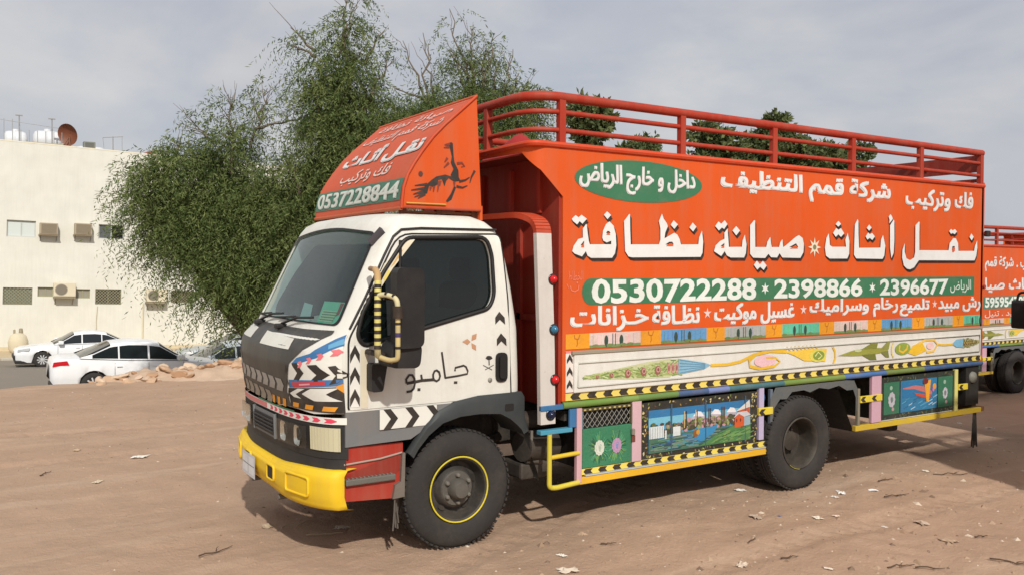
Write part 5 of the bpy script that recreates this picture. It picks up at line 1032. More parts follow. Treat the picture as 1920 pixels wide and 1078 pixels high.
def sand(name, c0, c1, c2, tracks=True):
    m = bpy.data.materials.new(name); m.use_nodes = True; t = m.node_tree; b = t.nodes['Principled BSDF']; b.inputs['Roughness'].default_value = .95; b.inputs['Specular IOR Level'].default_value = .15
    co = t.nodes.new('ShaderNodeTexCoord')
    def noise(sc, det, ro=.6, dist=0, stretch=None):
        n = t.nodes.new('ShaderNodeTexNoise'); n.inputs['Scale'].default_value = sc; n.inputs['Detail'].default_value = det; n.inputs['Roughness'].default_value = ro; n.inputs['Distortion'].default_value = dist
        if stretch:
            mp = t.nodes.new('ShaderNodeMapping'); mp.inputs['Scale'].default_value = stretch; mp.inputs['Rotation'].default_value = (0,0,.15); t.links.new(co.outputs['Object'], mp.inputs[0]); t.links.new(mp.outputs[0], n.inputs['Vector'])
        else: t.links.new(co.outputs['Object'], n.inputs['Vector'])
        return n
    def mixc(fac, a, bb, lo, hi):
        r = t.nodes.new('ShaderNodeMapRange'); r.inputs[1].default_value = lo; r.inputs[2].default_value = hi; t.links.new(fac.outputs['Fac'], r.inputs[0])
        x = t.nodes.new('ShaderNodeMix'); x.data_type = 'RGBA'; t.links.new(r.outputs[0], x.inputs[0])
        for s_, v in ((6, a), (7, bb)):
            if isinstance(v, tuple): x.inputs[s_].default_value = (*v, 1)
            else: t.links.new(v, x.inputs[s_])
        return x.outputs[2]
    n1 = noise(.8, 8, .68); n2 = noise(5, 8, .65); n3 = noise(90, 3, .7); n4 = noise(1.2, 5, .6, .3, (.25, 2.4, 1)); n5 = noise(22, 5, .7)
    c = mixc(n1, c0, c1, .35, .65); c = mixc(n4, c, c2, .52, .74); c = mixc(n2, c, tuple(v*.80 for v in c0), .52, .85); 
    c = mixc(n3, c, tuple(v*.70 for v in c1), .62, .82); c = mixc(n5, c, tuple(min(1, v*1.22) for v in c0), .60, .85)
    t.links.new(c, b.inputs['Base Color'])
    ad = t.nodes.new('ShaderNodeMath'); ad.operation = 'MULTIPLY_ADD'; ad.inputs[1].default_value = .45; t.links.new(n3.outputs['Fac'], ad.inputs[0]); t.links.new(n5.outputs['Fac'], ad.inputs[2])
    ad2 = t.nodes.new('ShaderNodeMath'); ad2.operation = 'ADD'; t.links.new(ad.outputs[0], ad2.inputs[0]); sc_ = t.nodes.new('ShaderNodeMath'); sc_.operation = 'MULTIPLY'; sc_.inputs[1].default_value = .3; t.links.new(n4.outputs['Fac'], sc_.inputs[0]); t.links.new(sc_.outputs[0], ad2.inputs[1])
    bp = t.nodes.new('ShaderNodeBump'); bp.inputs['Strength'].default_value = .55; bp.inputs['Distance'].default_value = .03; t.links.new(ad2.outputs[0], bp.inputs['Height']); t.links.new(bp.outputs[0], b.inputs['Normal'])
    return m
M['sand'] = sand('sandy_ground', (.475,.325,.228), (.40,.27,.187), (.51,.37,.265))
tag(grid_mesh('ground', X, Y, Zg, M['sand']), kind='structure')
M['road'] = mat('dusty_asphalt', (.20,.175,.145), rough=.9, grime=.4, gscale=.6, gcol=(.32,.25,.18), bump=.2, bscale=30)
rx = np.linspace(-90, 100, 60); ry = np.linspace(18.3, 40.6, 8); RX, RY = np.meshgrid(rx, ry, indexing='ij'); tag(grid_mesh('road', RX, RY, road_z(RX, RY)+.03, M['road']), kind='structure')
SL = math.atan(.03)
pv = MB(); 
for k in range(70):
    x = -60+2*k; pv.box(x, x+1.99, 40.6, 40.85, -.25, .16, srgb(206,190,120) if k % 2 else srgb(190,184,170), .02)
pv.box(-60, 80, 40.85, 44.7, -.25, .14, srgb(190,172,140)); pv_o = pv.build('pavement', mat('pavement_concrete', rough=.9, grime=.35, gscale=.5), None, (0,0,road_z(0,42)+.03)); pv_o.rotation_euler = (0, SL, 0); tag(pv_o, kind='structure')

# rubble heap along the lot's edge and the loose rocks on it
def rock(name, c, r, seed, col, parent=None):
    bm = bmesh.new(); bmesh.ops.create_icosphere(bm, subdivisions=2, radius=1); q = random.Random(seed); pl = [(Vector((q.gauss(0,1),q.gauss(0,1),q.gauss(0,1))).normalized(), q.uniform(.55,.9)) for _ in range(9)]
    vs = []
    for v in bm.verts:
        p_ = v.co.copy()
        for n, d in pl:
            e = p_.dot(n)-d
            if e > 0: p_ -= n*e
        vs.append((p_.x*r[0], p_.y*r[1], p_.z*r[2]))
    mb = MB().add(vs, [[v.index for v in f.verts] for f in bm.faces], col); bm.free(); o = mb.build(name, M['stone'], parent, c); o.rotation_euler = (q.uniform(-.4,.4), q.uniform(-.4,.4), q.uniform(0,6)); return o
M['stone'] = mat('rubble_stone', rough=.95, grime=.4, gscale=6, gcol=(.30,.22,.16), bump=.5, bscale=14)
hx = np.linspace(-.2, 9.5, 150); hy = np.linspace(9.3, 12.6, 60); HX, HY = np.meshgrid(hx, hy, indexing='ij')
ridge = np.exp(-((HY-10.75-.25*np.sin(HX*1.7))/.62)**2)*sst((HX-.0)/1.3)*(1-sst((HX-8)/1.5))
HZ = ground_z(HX, HY)-.05+ridge*(.06+.26*fbm(HX*1.6, HY*1.6, 4, 21)+.40*np.abs(fbm(HX*4, HY*4, 4, 31)-.5))
tag(grid_mesh('dirt_mound', HX, HY, HZ, M['sand_pale'] if 'sand_pale' in M else sand('rubble_earth', (.56,.41,.30), (.50,.36,.25), (.62,.50,.39))), 'low heap of earth and broken rubble in front of the parked cars', 'earth mound')
rk = random.Random(8); look = ['pale broken slab', 'tan stone', 'reddish lump of rubble', 'flat pinkish stone']
for k in range(52):
    x = .35+k*.072+rk.uniform(-.1,.1); y = 10.5+rk.uniform(-.45,.35); s = rk.uniform(.04,.15); c = [srgb(208,184,158), srgb(192,160,130), srgb(180,142,110), srgb(212,184,160)][k % 4]
    i = int(np.argmin(abs(hx-x))); j = int(np.argmin(abs(hy-y)))
    o = rock('rock', (x, y, float(HZ[i,j])+s*.12), (s*rk.uniform(.9,1.6), s*rk.uniform(.8,1.3), s*rk.uniform(.4,.7)), k, c)
    tag(o, 'lump of broken rubble lying on the earth mound before the cars', 'rock', 'rubble on the earth mound')

# ---------------------------------------------------------------- building
M['wall'] = mat('painted_render', rough=.9, grime=.22, gscale=.35, streak=.10, gcol=(.56,.50,.38), vary=.05, bump=.1, bscale=6)
M['metal'] = mat('weathered_metal', rough=.5, grime=.25, gscale=1.5)
BX = empty('apartment_building', (0, 44.6, 0), 0, 'cream two-storey building with window air conditioners across the road', 'building'); BX.rotation_euler = (0, SL, 0)
CW = srgb(217,216,206); b = MB()
x0, x1, zb_, zt_ = -30, 15.6, -3.2, 8.02
holes = {'w1': (.34,1.60,3.31,4.14), 'w2': (4.47,5.70,3.40,4.16), 'v1': (.24,1.52,-.05,.80), 'b1': (1.75,2.44,.36,.84), 'b2': (3.45,4.14,.30,.78), 'v2': (4.39,5.63,.0,.80), 'v3': (8.12,9.30,.12,.78), 'v4': (9.83,10.45,.36,.80), 'u3': (9.6,10.8,3.5,4.2), 'u4': (-4.2,-3.0,3.35,4.15), 'u5': (-4.2,-3.0,0,.8), 'u6': (12.2,13.3,.1,.8)}
xc = sorted({x0, x1, *[h[0] for h in holes.values()], *[h[1] for h in holes.values()]}); zc = sorted({zb_, zt_, *[h[2] for h in holes.values()], *[h[3] for h in holes.values()]})
for xa, xb in zip(xc, xc[1:]):
    for za, zb2 in zip(zc, zc[1:]):
        mx_, mz_ = (xa+xb)/2, (za+zb2)/2
        if not any(h[0] < mx_ < h[1] and h[2] < mz_ < h[3] for h in holes.values()): b.add([(xa,0,za),(xb,0,za),(xb,0,zb2),(xa,0,zb2)], [(0,1,2,3)], CW)
for h in holes.values():
    a, e, lo, hi = h; b.add([(a,0,lo),(e,0,lo),(e,0,hi),(a,0,hi),(a,.22,lo),(e,.22,lo),(e,.22,hi),(a,.22,hi)], [(0,4,5,1),(1,5,6,2),(2,6,7,3),(3,7,4,0)], CW)
b.add([(x0,0,zb_),(x0,14,zb_),(x0,14,zt_),(x0,0,zt_)], [(0,1,2,3)], CW).add([(x1,0,zb_),(x1,14,zb_),(x1,14,zt_),(x1,0,zt_)], [(0,3,2,1)], CW).add([(x0,14,zb_),(x1,14,zb_),(x1,14,zt_),(x0,14,zt_)], [(0,3,2,1)], CW)
b.add([(x0,.25,zt_-.5),(x1,.25,zt_-.5),(x1,14,zt_-.5),(x0,14,zt_-.5)], [(0,1,2,3)], srgb(190,180,160)).box(x0, x1, -.012, .25, zt_, zt_+.05, srgb(232,224,200))
b.box(x0, x1, -.02, 0, -3.2, -2.15, srgb(204,190,160))
b.build('wall', M['wall'], BX)
WB = srgb(150,146,120)
for n, (a, e, lo, hi) in holes.items():
    fr = MB(); t = .05; c_ = srgb(188,190,186) if n in ('w1','w2') else srgb(150,148,118)
    fr.box(a, e, .10, .16, lo, lo+t, c_).box(a, e, .10, .16, hi-t, hi, c_).box(a, a+t, .10, .16, lo+t, hi-t, c_).box(e-t, e, .10, .16, lo+t, hi-t, c_).box((a+e)/2-t/2, (a+e)/2+t/2, .10, .16, lo+t, hi-t, c_)
    W_ = fr.build('window', M['metal'], BX)
    pane = {'w1': (srgb(205,212,208),)*2, 'w2': (srgb(95,98,100), srgb(22,22,26)), 'v1': (srgb(150,158,140),)*2, 'b1': (srgb(150,146,132),)*2, 'b2': (srgb(150,146,132),)*2}.get(n, (srgb(96,92,78),)*2)
    pm = MB().box(a+t, (a+e)/2-t/2, .125, .135, lo+t, hi-t, pane[0]).box((a+e)/2+t/2, e-t, .125 if n != 'w2' else .2, .135 if n != 'w2' else .21, lo+t, hi-t, pane[1]); pm.build('pane', mat_once('pane_glass_'+n[0], None, .2), W_)
    if n in ('v1','v2','v3','u5','u6'):
        gr = MB(); m_ = 9
        for k in range(-6, 12):
            for s in (1, -1):
                P = [(a+(e-a)*k/8, lo), (a+(e-a)*k/8+s*(hi-lo), hi)]; q = [P[0], P[1], (P[1][0]+.001, P[1][1]), (P[0][0]+.001, P[0][1])]; q = clip(q, 0, e, True); q = clip(q, 0, a, False) if q else q
                if len(q) > 2: l_, h_ = min(q, key=lambda z: z[1]), max(q, key=lambda z: z[1]); gr.tube([(l_[0], .03, l_[1]), (h_[0], .03, h_[1])], .014, 4, WB, False)
        gr.build('window_grille', M['metal'], W_)
pp = MB().tube([(6.72,-.05,.1),(6.72,-.05,-2.6)], .04, 6, srgb(214,206,180)); pp.build('drain_pipe', M['metal'], BX)
MB().tube([(4.5,-.03,-.1),(4.46,-.03,-.9),(4.5,-.03,-2.4)], .02, 5, srgb(196,188,164)).build('cable', M['metal'], BX)
def lz(x, z): return (x, 44.6, z-.03*x)      # facade point to world
def on_facade(name, x, z, label, cat, group, builder):
    o = empty(name, lz(x, z), 0, label, cat, group); o.rotation_euler = (0, SL, 0); builder(o); return o
def window_ac(o, s=1.0):
    c_ = srgb(170,156,132); MB().box(-.40, .40, -.45, .02, -.29, .29, c_, .02).build('casing', M['metal'], o)
    g_ = MB()
    for k in range(11): g_.box(-.34, .34, -.463, -.452, -.24+.045*k, -.222+.045*k, srgb(118,106,88))
    g_.build('grille', M['metal'], o); MB().box(-.44, .44, -.42, .0, -.35, -.295, srgb(140,124,100)).tube([(-.36,-.40,-.33),(-.36,0,-.62)], .016, 4, srgb(110,100,84)).tube([(.36,-.40,-.33),(.36,0,-.62)], .016, 4, srgb(110,100,84)).build('bracket', M['metal'], o)
def split_ac(o):
    c_ = srgb(216,206,180); MB().box(-.5, .5, -.50, -.12, -.34, .34, c_, .02).build('casing', M['metal'], o)
    MB().lathe([(.27,-.505),(.25,-.515),(.20,-.508),(.12,-.512),(.06,-.508),(.001,-.515)], (-.16,0,0), 24, srgb(120,114,100)).lathe([(.29,-.503),(.27,-.52),(.25,-.503)], (-.16,0,0), 24, srgb(160,152,134)).build('fan_grille', M['metal'], o)
    MB().box(-.5, .5, -.50, .0, -.42, -.36, srgb(150,138,112)).tube([(-.4,-.46,-.39),(-.4,0,-.75)], .02, 4, srgb(130,120,100)).tube([(.4,-.46,-.39),(.4,0,-.75)], .02, 4, srgb(130,120,100)).build('bracket', M['metal'], o)
on_facade('air_conditioner', 2.27, 3.78, 'brown window air conditioner beside the pale upper window', 'air conditioner', 'air conditioners on the cream facade', lambda o: window_ac(o))
on_facade('air_conditioner', 3.83, 3.85, 'brown window air conditioner beside the half-open dark upper window', 'air conditioner', 'air conditioners on the cream facade', lambda o: window_ac(o))
on_facade('air_conditioner', 2.95, .74, 'round-fan outdoor unit between two small lower windows', 'air conditioner', 'air conditioners on the cream facade', split_ac)
on_facade('air_conditioner', 7.32, .52, 'round-fan outdoor unit partly behind the tree leaves', 'air conditioner', 'air conditioners on the cream facade', split_ac)
def tank(o, r, l):
    MB().lathe([(.001,-l),(r*.6,-l*.96),(r*.92,-l*.82),(r,-l*.6),(r*1.02,-.03),(r,0),(r*1.02,.03),(r,l*.6),(r*.92,l*.82),(r*.6,l*.96),(.001,l)], (0,0,r), 24, srgb(212,215,219), axis='x').build('tank_shell', M['metal'], o)
    MB().box(-l*.6, -l*.4, -r*.7, r*.7, -.25, .15, srgb(180,174,160)).box(l*.4, l*.6, -r*.7, r*.7, -.25, .15, srgb(180,174,160)).build('cradle', M['metal'], o); MB().lathe([(.16,0),(.16,.12),(.001,.14)], (0,0,r*2-.02), 12, srgb(210,212,214), axis='z').build('lid', M['metal'], o)
def roof(name, x, z, y, label, cat, group, bld):
    o = empty(name, (x, 44.6+y, z-.03*x), 0, label, cat, group); bld(o); return o
roof('water_tank', 1.0, 7.95, 3.0, 'white water tank at the left end of the roof', 'water tank', 'white water tanks on the roof', lambda o: tank(o, .50, .55))
roof('water_tank', 2.45, 7.95, 2.6, 'larger white water tank left of the brown dish', 'water tank', 'white water tanks on the roof', lambda o: tank(o, .56, .70))
roof('water_tank', 4.5, 7.75, 2.6, 'low white water tank right of the brown dish', 'water tank', 'white water tanks on the roof', lambda o: tank(o, .36, .75))
def dish(o):
    q = MB().lathe([(.001,.20),(.22,.17),(.42,.08),(.56,-.06)], (0,0,0), 28, srgb(120,66,44)).lathe([(.56,-.05),(.42,.09),(.22,.18),(.001,.21)], (0,0,0), 28, srgb(110,60,40)).build('reflector', M['metal'], o, (0,0,.62)); q.rotation_euler = (.25, 0, -.75)
    MB().tube([(.1,.05,-.1),(.05,.05,.5)], .05, 8, srgb(120,80,60)).tube([(-.3,-.2,-.1),(.0,.0,.45)], .03, 6, srgb(120,80,60)).build('stand', M['metal'], o)
roof('satellite_dish', 3.25, 8.1, .5, 'large rusty brown satellite dish on the roof edge', 'satellite dish', None, dish)
def boxunit(o): MB().box(-.28, .28, -.2, .2, 0, .34, srgb(120,124,118), .02).build('casing', M['metal'], o); MB().box(-.2, .2, -.21, -.2, .06, .28, srgb(90,94,90)).build('grille', M['metal'], o)
roof('roof_unit', 4.2, 8.07, .3, 'small grey box unit on the roof edge right of the dish', 'roof unit', None, boxunit)
roof('roof_unit', 7.9, 8.07, .6, 'small dark box on the roof edge near the tree', 'roof unit', None, boxunit)
def pole(h): 
    def g_(o): MB().tube([(0,0,-.3),(0,0,h)], .035, 6, srgb(150,152,154)).build('mast', M['metal'], o); MB().box(-.16, .16, -.05, .05, h-.02, h+.03, srgb(150,152,154)).build('crossbar', M['metal'], o)
    return g_
roof('roof_pole', 1.08, 8.0, 1.0, 'left tall grey pole with a short crossbar on the roof', 'pole', 'grey poles on the roof', pole(1.5))
roof('roof_pole', 2.55, 8.0, 1.0, 'right tall grey pole with a short crossbar on the roof', 'pole', 'grey poles on the roof', pole(1.5))
def ant(o): MB().tube([(0,0,-.3),(0,0,.95)], .025, 5, srgb(150,150,150)).tube([(-.5,0,.85),(.5,0,.98)], .018, 5, srgb(150,150,150)).tube([(-.5,0,.85),(-.45,0,.3)], .012, 4, srgb(160,160,160)).tube([(.45,0,.95),(.45,0,.05)], .012, 4, srgb(160,160,160)).build('mast', M['metal'], o)
roof('antenna', 5.5, 8.05, 1.5, 'thin frame antenna on the roof right of the tanks', 'antenna', None, ant)
def fence_(o):
    q = MB(); q.box(0, 3.0, 0, .08, -.15, .16, srgb(178,172,150))
    for k in range(9): q.tube([(k*.37,.02,.1),(k*.37,.02,1.25 if k < 2 else .75)], .018, 4, srgb(170,174,176))
    q.tube([(-1.2,.02,1.3),(0.2,.02,1.15),(3.0,.02,.92)], .014, 4, srgb(176,178,182)); q.build('rail', M['metal'], o)
roof('roof_railing', .4, 8.0, .8, 'thin metal railing on a low kerb along the roof edge', 'railing', None, fence_)
def redroof(o): MB().add([(-.5,0,0),(.5,0,.35),(.5,.8,.35),(-.5,.8,0),(-.5,0,-.15),(.5,0,-.15),(.5,.8,-.15),(-.5,.8,-.15)], [(0,1,2,3),(4,5,1,0),(5,6,2,1),(3,2,6,7),(0,3,7,4)], srgb(150,76,58)).build('cover', M['metal'], o)
roof('roof_hatch', 7.05, 8.05, .6, 'small red-brown sloping hatch on the roof near the tree', 'roof hatch', None, redroof)
def bin_(o):
    MB().lathe([(.001,0),(.30,0),(.42,.25),(.44,.62),(.36,.88),(.22,1.02),(.001,1.05)], (0,0,0), 16, srgb(206,196,170), axis='z').build('body', M['wall'], o); MB().lathe([(.10,1.0),(.08,1.25),(.001,1.27)], (.12,0,0), 10, srgb(140,130,104), axis='z').lathe([(.05,1.0),(.05,1.2),(.001,1.22)], (-.16,0,0), 10, srgb(150,140,114), axis='z').build('valve', M['metal'], o)
o = empty('standpipe', (.85, 43.6, road_z(.85,43.6)+.15), 0, 'pale rounded utility stand with small valves at the foot of the wall', 'utility stand'); bin_(o)

# ---------------------------------------------------------------- cars: lofted body, glass band, wheels
CAR = [  # station x, bottom, belt height, roof height (0 = none), half width
 (-2.42,.42,.62,0,.50),(-2.36,.30,.70,0,.70),(-2.15,.22,.78,0,.84),(-1.6,.20,.86,0,.90),(-1.05,.20,.92,0,.91),(-.98,.20,.93,.95,.91),(-.25,.20,.94,1.40,.91),(.1,.20,.95,1.45,.91),(.55,.20,.96,1.46,.91),(1.0,.20,.98,1.41,.90),(1.72,.22,1.02,1.07,.89),(1.78,.22,1.03,0,.89),(2.2,.28,1.03,0,.84),(2.36,.36,.96,0,.76),(2.42,.45,.80,0,.60)]
def make_car(paint, label, group, rear_red=True, rack=False):
    o = empty('parked_car', (0,0,0), 0, label, 'car', group); mp = mat_once('car_paint_%d%d%d' % tuple(int(c*99) for c in paint), paint, .22)
    def interp(x, k):
        for a, b in zip(CAR, CAR[1:]):
            if a[0] <= x <= b[0]: return a[k]+(b[k]-a[k])*(x-a[0])/(b[0]-a[0])
        return CAR[-1][k]
    body = MB(); xs_ = sorted({s[0] for s in CAR} | {-2.42+4.84*k/48 for k in range(49)}); rings = []
    for x in xs_:
        zb3, zl, w = interp(x,1), interp(x,2), interp(x,4); arch = 0
        for wx in (-1.42, 1.40):
            dd = .37**2-(x-wx)**2
            if dd > 0: arch = max(arch, .33+math.sqrt(dd))
        zb4 = max(zb3, arch); zm = max(zb4+.02, .62)
        rings.append([(x,-w*.93,zb4),(x,-w*1.0,max(zb4+.01,.48)),(x,-w*1.015,max(zb4+.015,.60)),(x,-w*.985,max(zm,zl-.12)),(x,-w*.95,max(zm,zl-.02)),(x,-w*.80,zl+.012),(x,-w*.4,zl+.035),(x,0,zl+.04)])
    m_ = len(rings[0])
    for sg in (1,-1):
        vs = [(x, sg*y, z) for g_ in rings for x, y, z in g_]; fs = [(i*m_+k, i*m_+k+1, (i+1)*m_+k+1, (i+1)*m_+k) for i in range(len(rings)-1) for k in range(m_-1)]
        body.add(vs, fs if sg > 0 else [q[::-1] for q in fs], paint, True); body.add(rings[0] if sg > 0 else [(x,-y,z) for x, y, z in rings[0]], [tuple(range(m_))], paint); body.add(rings[-1] if sg > 0 else [(x,-y,z) for x, y, z in rings[-1]], [tuple(range(m_))], paint)
    body.build('body', mp, o, sharp=50)
    cab_x = [-1.0,-.62,-.25,.1,.55,1.0,1.4,1.74]; rf = MB(); gl = MB(); g2 = MB(); rr = []
    for x in cab_x:
        zl, zr_, w = interp(x,2)+.01, max(interp(x,3), interp(x,2)+.03), interp(x,4); rr.append([(x,-w*.93,zl),(x,-w*.93+(zr_-zl)*.42,zr_-.07 if zr_-zl > .15 else zl+.02),(x,-w*.93+(zr_-zl)*.55,zr_-.02),(x,-w*.35,zr_+.015),(x,0,zr_+.02)])
    for sg in (1,-1):
        for i in range(len(rr)-1):
            A_, B_ = rr[i], rr[i+1]; q = lambda P: (P[0], sg*P[1], P[2])
            for k in range(1, 4): (rf if i in (2,3,4) else gl if i < 2 else g2).add([q(A_[k]), q(A_[k+1]), q(B_[k+1]), q(B_[k])], [(0,1,2,3) if sg > 0 else (3,2,1,0)], paint, True)
            rf.add([q(A_[0]), q(A_[1]), q(B_[1]), q(B_[0])], [(0,1,2,3) if sg > 0 else (3,2,1,0)], paint, True)
    rf.build('roof', mp, o); 
    # windscreens run from the scuttle to the roof front, rear glass likewise
    gl.build('windscreen', M['carglass'], o); g2.build('rear_window', M['carglass'], o)
    for sg in (1,-1):
        for (xa, xb) in ((-.80,.02),(.07,.78),(.82,1.45)):
            n = 6; low, up = [], []
            for k in range(n+1):
                x = xa+(xb-xa)*k/n; zl, zr_, w = interp(x,2)+.01, max(interp(x,3), interp(x,2)+.03), interp(x,4); h_ = max(.02, zr_-.09-zl); 
                for t_, L_ in ((.06, low), (.95, up)): L_.append((x, sg*(-(w*.93)+h_*t_*.46-.006), zl+.01+h_*t_))
            MB().add(low+up, [(k, k+1, n+1+k+1, n+1+k) for k in range(n)], BLACK, True).build('side_window', M['carglass'], o)
        ln = MB()
        for x in (-.86,.05,.9): ln.tube([(x, -sg*(interp(x,4)*1.012), .34), (x, -sg*(interp(x,4)*1.02), .62), (x, -sg*(interp(x,4)*.97), .90)], .006, 4, BLACK)
        ln.build('door_gap', M['plastic'], o)
        for x in (-.05,.86): MB().box(x-.14, x, min(-sg*.915,-sg*.94), max(-sg*.915,-sg*.94), .80, .825, srgb(170,172,174), .006).build('door_handle', mp, o)
        MB().box(-.86, -.66, min(-sg*.90,-sg*1.10), max(-sg*.90,-sg*1.10), .95, 1.10, paint, .04).build('side_mirror', mp, o)
        MB().add([(-2.30,-sg*.74,.74),(-1.86,-sg*.895,.82),(-1.92,-sg*.915,.70),(-2.32,-sg*.76,.64)], [(0,1,2,3)], srgb(190,196,200)).build('headlight', M['chrome'], o)
        MB().add([(2.05,-sg*.885,.98),(2.36,-sg*.78,.94),(2.385,-sg*.775,.82),(2.0,-sg*.90,.88)], [(0,1,2,3)], srgb(190,20,36)).build('tail_light', M['lamp'], o)
        for wx in (-1.42, 1.40):
            W_ = MB().lathe([(.20,.10),(.30,.115),(.325,.08),(.33,0),(.325,-.08),(.30,-.115),(.20,-.10)], (0,0,0), 28, BLACK).build('wheel', M['rubber'], o, (wx, -sg*.78, .33))
            rm = MB().lathe([(.215,-sg*.105),(.205,-sg*.085),(.001,-sg*.07)], (0,0,0), 24, srgb(60,60,62))
            for k in range(10):
                a = 2*math.pi*k/10; u_ = Vector((math.cos(a),0,math.sin(a))); v_ = Vector((-math.sin(a),0,math.cos(a))); y_ = Vector((0,-sg*.1,0)); rm.add([u_*.03+v_*.02+y_, u_*.2+v_*.03+y_, u_*.2-v_*.012+y_, u_*.03-v_*.01+y_], [(0,1,2,3)], srgb(196,198,200))
            rm.lathe([(.05,-sg*.112),(.001,-sg*.115)], (0,0,0), 12, srgb(190,192,194)); rm.build('rim', M['metal'], W_)
    MB().box(-2.40, 2.36, -.80, .80, .17, .30, srgb(30,30,32), .03).build('underbody', M['plastic'], o)
    MB().box(-2.46, -2.36, -.62, .62, .34, .50, srgb(28,28,30), .03).build('grille', M['plastic'], o)
    if rack:
        k_ = MB()
        for y in (-.5,.5): k_.tube([(-.3,y,1.49),(.9,y,1.51)], .02, 6, BLACK)
        for x in (-.1,.3,.7): k_.box(x-.08, x+.1, -.52, .52, 1.49, 1.53, BLACK)
        k_.build('roof_rack', M['plastic'], o)
    return o
def park(o, x, y, rz, s=1.0, dz=0):
    o.location = (x, y, road_z(x, y)+.035+dz); o.scale = (s,s,s); o.rotation_euler = Matrix.Rotation(SL, 4, 'Y').to_3x3().to_4x4().to_quaternion().to_euler() if False else (0, 0, rz)
    q = Matrix.Rotation(SL, 4, 'Y') @ Matrix.Rotation(rz, 4, 'Z'); o.rotation_euler = q.to_euler()
CWH = srgb(228,230,232)
car1 = make_car(CWH, 'white sedan facing left by the pavement, farther of the two white cars', 'cars parked along the road'); park(car1, 2.75, 36.2, 0)
car2 = make_car(CWH, 'white sedan with a red tail light, facing right just behind the rubble heap', 'cars parked along the road'); park(car2, 2.95, 21.2, math.pi, 1.0, .16)
car3 = make_car(srgb(176,184,190), 'silver car behind the right end of the rubble, its rear hidden by the truck', 'cars parked along the road'); park(car3, 5.75, 23.2, 0)
car4 = make_car(srgb(160,164,164), 'grey car with a black roof rack above the silver car', 'cars parked along the road', rack=True); park(car4, 8.2, 31.5, 0)

# ---------------------------------------------------------------- trees
def leaf_mat(name, trans=.25):
    m = bpy.data.materials.new(name); m.use_nodes = True; t = m.node_tree; b = t.nodes['Principled BSDF']; b.inputs['Roughness'].default_value = .65; b.inputs['Specular IOR Level'].default_value = .25
    a = t.nodes.new('ShaderNodeAttribute'); a.attribute_name = 'col'; t.links.new(a.outputs['Color'], b.inputs['Base Color'])
    tr = t.nodes.new('ShaderNodeBsdfTranslucent'); t.links.new(a.outputs['Color'], tr.inputs['Color']); mx = t.nodes.new('ShaderNodeMixShader'); mx.inputs[0].default_value = trans
    t.links.new(b.outputs[0], mx.inputs[1]); t.links.new(tr.outputs[0], mx.inputs[2]); t.links.new(mx.outputs[0], t.nodes['Material Output'].inputs['Surface']); return m
M['leaf'] = leaf_mat('leaves'); M['bark'] = mat('bark', rough=.95, grime=.4, gscale=8, gcol=(.10,.08,.06), bump=.6, bscale=20)
def foliage(name, parent, lobes, leaf, per, col0, col1, droop, seed, twig_len=.7, up=.2):
    """lobes: (centre, radii, twigs, density towards the skin). Each twig is a hanging spray of small narrow leaves"""
    g_ = np.random.default_rng(seed); V, C_ = [], []
    for c, r, n, dense in lobes:
        d = g_.normal(size=(n,3)); d /= np.linalg.norm(d, axis=1)[:,None]; rad = g_.random(n)**(1/3)*(1-dense)+dense*(.62+.38*g_.random(n)); 
        lump = 1+.22*np.sin(d[:,0]*5+seed)*np.sin(d[:,2]*6+1.7)+.14*np.sin(d[:,1]*9+d[:,2]*7)
        p0 = np.array(c)+d*np.array(r)*(rad*lump)[:,None]
        dirv = d*np.array([1,1,.5])+np.array([0,0,up])+g_.normal(size=(n,3))*.45; dirv /= np.linalg.norm(dirv, axis=1)[:,None]
        L_ = twig_len*(.5+.8*g_.random(n)); tone = g_.random(n)
        for k in range(per):
            t = (k+.5)/per; pos = p0+dirv*(L_*t)[:,None]; pos[:,2] -= droop*L_*t*t
            tan = dirv.copy(); tan[:,2] -= 2*droop*t; tan /= np.linalg.norm(tan, axis=1)[:,None]
            side = g_.normal(size=(n,3)); side -= (side*tan).sum(1)[:,None]*tan; side /= np.linalg.norm(side, axis=1)[:,None]
            ax = tan*.55+side*.8+g_.normal(size=(n,3))*.15; ax[:,2] -= .25*droop; ax /= np.linalg.norm(ax, axis=1)[:,None]
            wv = np.cross(ax, g_.normal(size=(n,3))); wv /= np.linalg.norm(wv, axis=1)[:,None]
            ll = leaf[0]*(.6+.8*g_.random(n))[:,None]; lw = leaf[1]*(.7+.6*g_.random(n))[:,None]
            V.append(np.stack([pos, pos+ax*ll*.5+wv*lw, pos+ax*ll, pos+ax*ll*.5-wv*lw], 1)); tt = np.clip(tone+g_.normal(size=n)*.12, 0, 1)[:,None]
            C_.append(np.array(col0)*(1-tt)+np.array(col1)*tt)
    V = np.concatenate(V).astype(np.float32); C_ = np.concatenate(C_); n = len(V); me = bpy.data.meshes.new(name)
    me.vertices.add(n*4); me.vertices.foreach_set('co', V.ravel()); me.loops.add(n*4); me.loops.foreach_set('vertex_index', np.arange(n*4, dtype=np.int32)); me.polygons.add(n); me.polygons.foreach_set('loop_start', np.arange(0, n*4, 4, dtype=np.int32)); me.update(calc_edges=True)
    a = me.attributes.new('col', 'FLOAT_COLOR', 'FACE'); a.data.foreach_set('color', np.concatenate([C_, np.ones((n,1))], 1).astype(np.float32).ravel()); me.materials.append(M['leaf'])
    o = bpy.data.objects.new(name, me); COL.objects.link(o); o.parent = parent; return o
def limb(mb, a, b, r0, r1, seed, n=7, wob=.12, col=srgb(96,84,70)):
    q = random.Random(seed); a, b = Vector(a), Vector(b); L_ = (b-a).length; P = [a.lerp(b, k/n)+Vector((q.uniform(-1,1),q.uniform(-1,1),q.uniform(-.5,.5)))*wob*L_*math.sin(math.pi*k/n)*.5 for k in range(n+1)]
    mb.tube(P, r0, 7, col, True, r1); return P
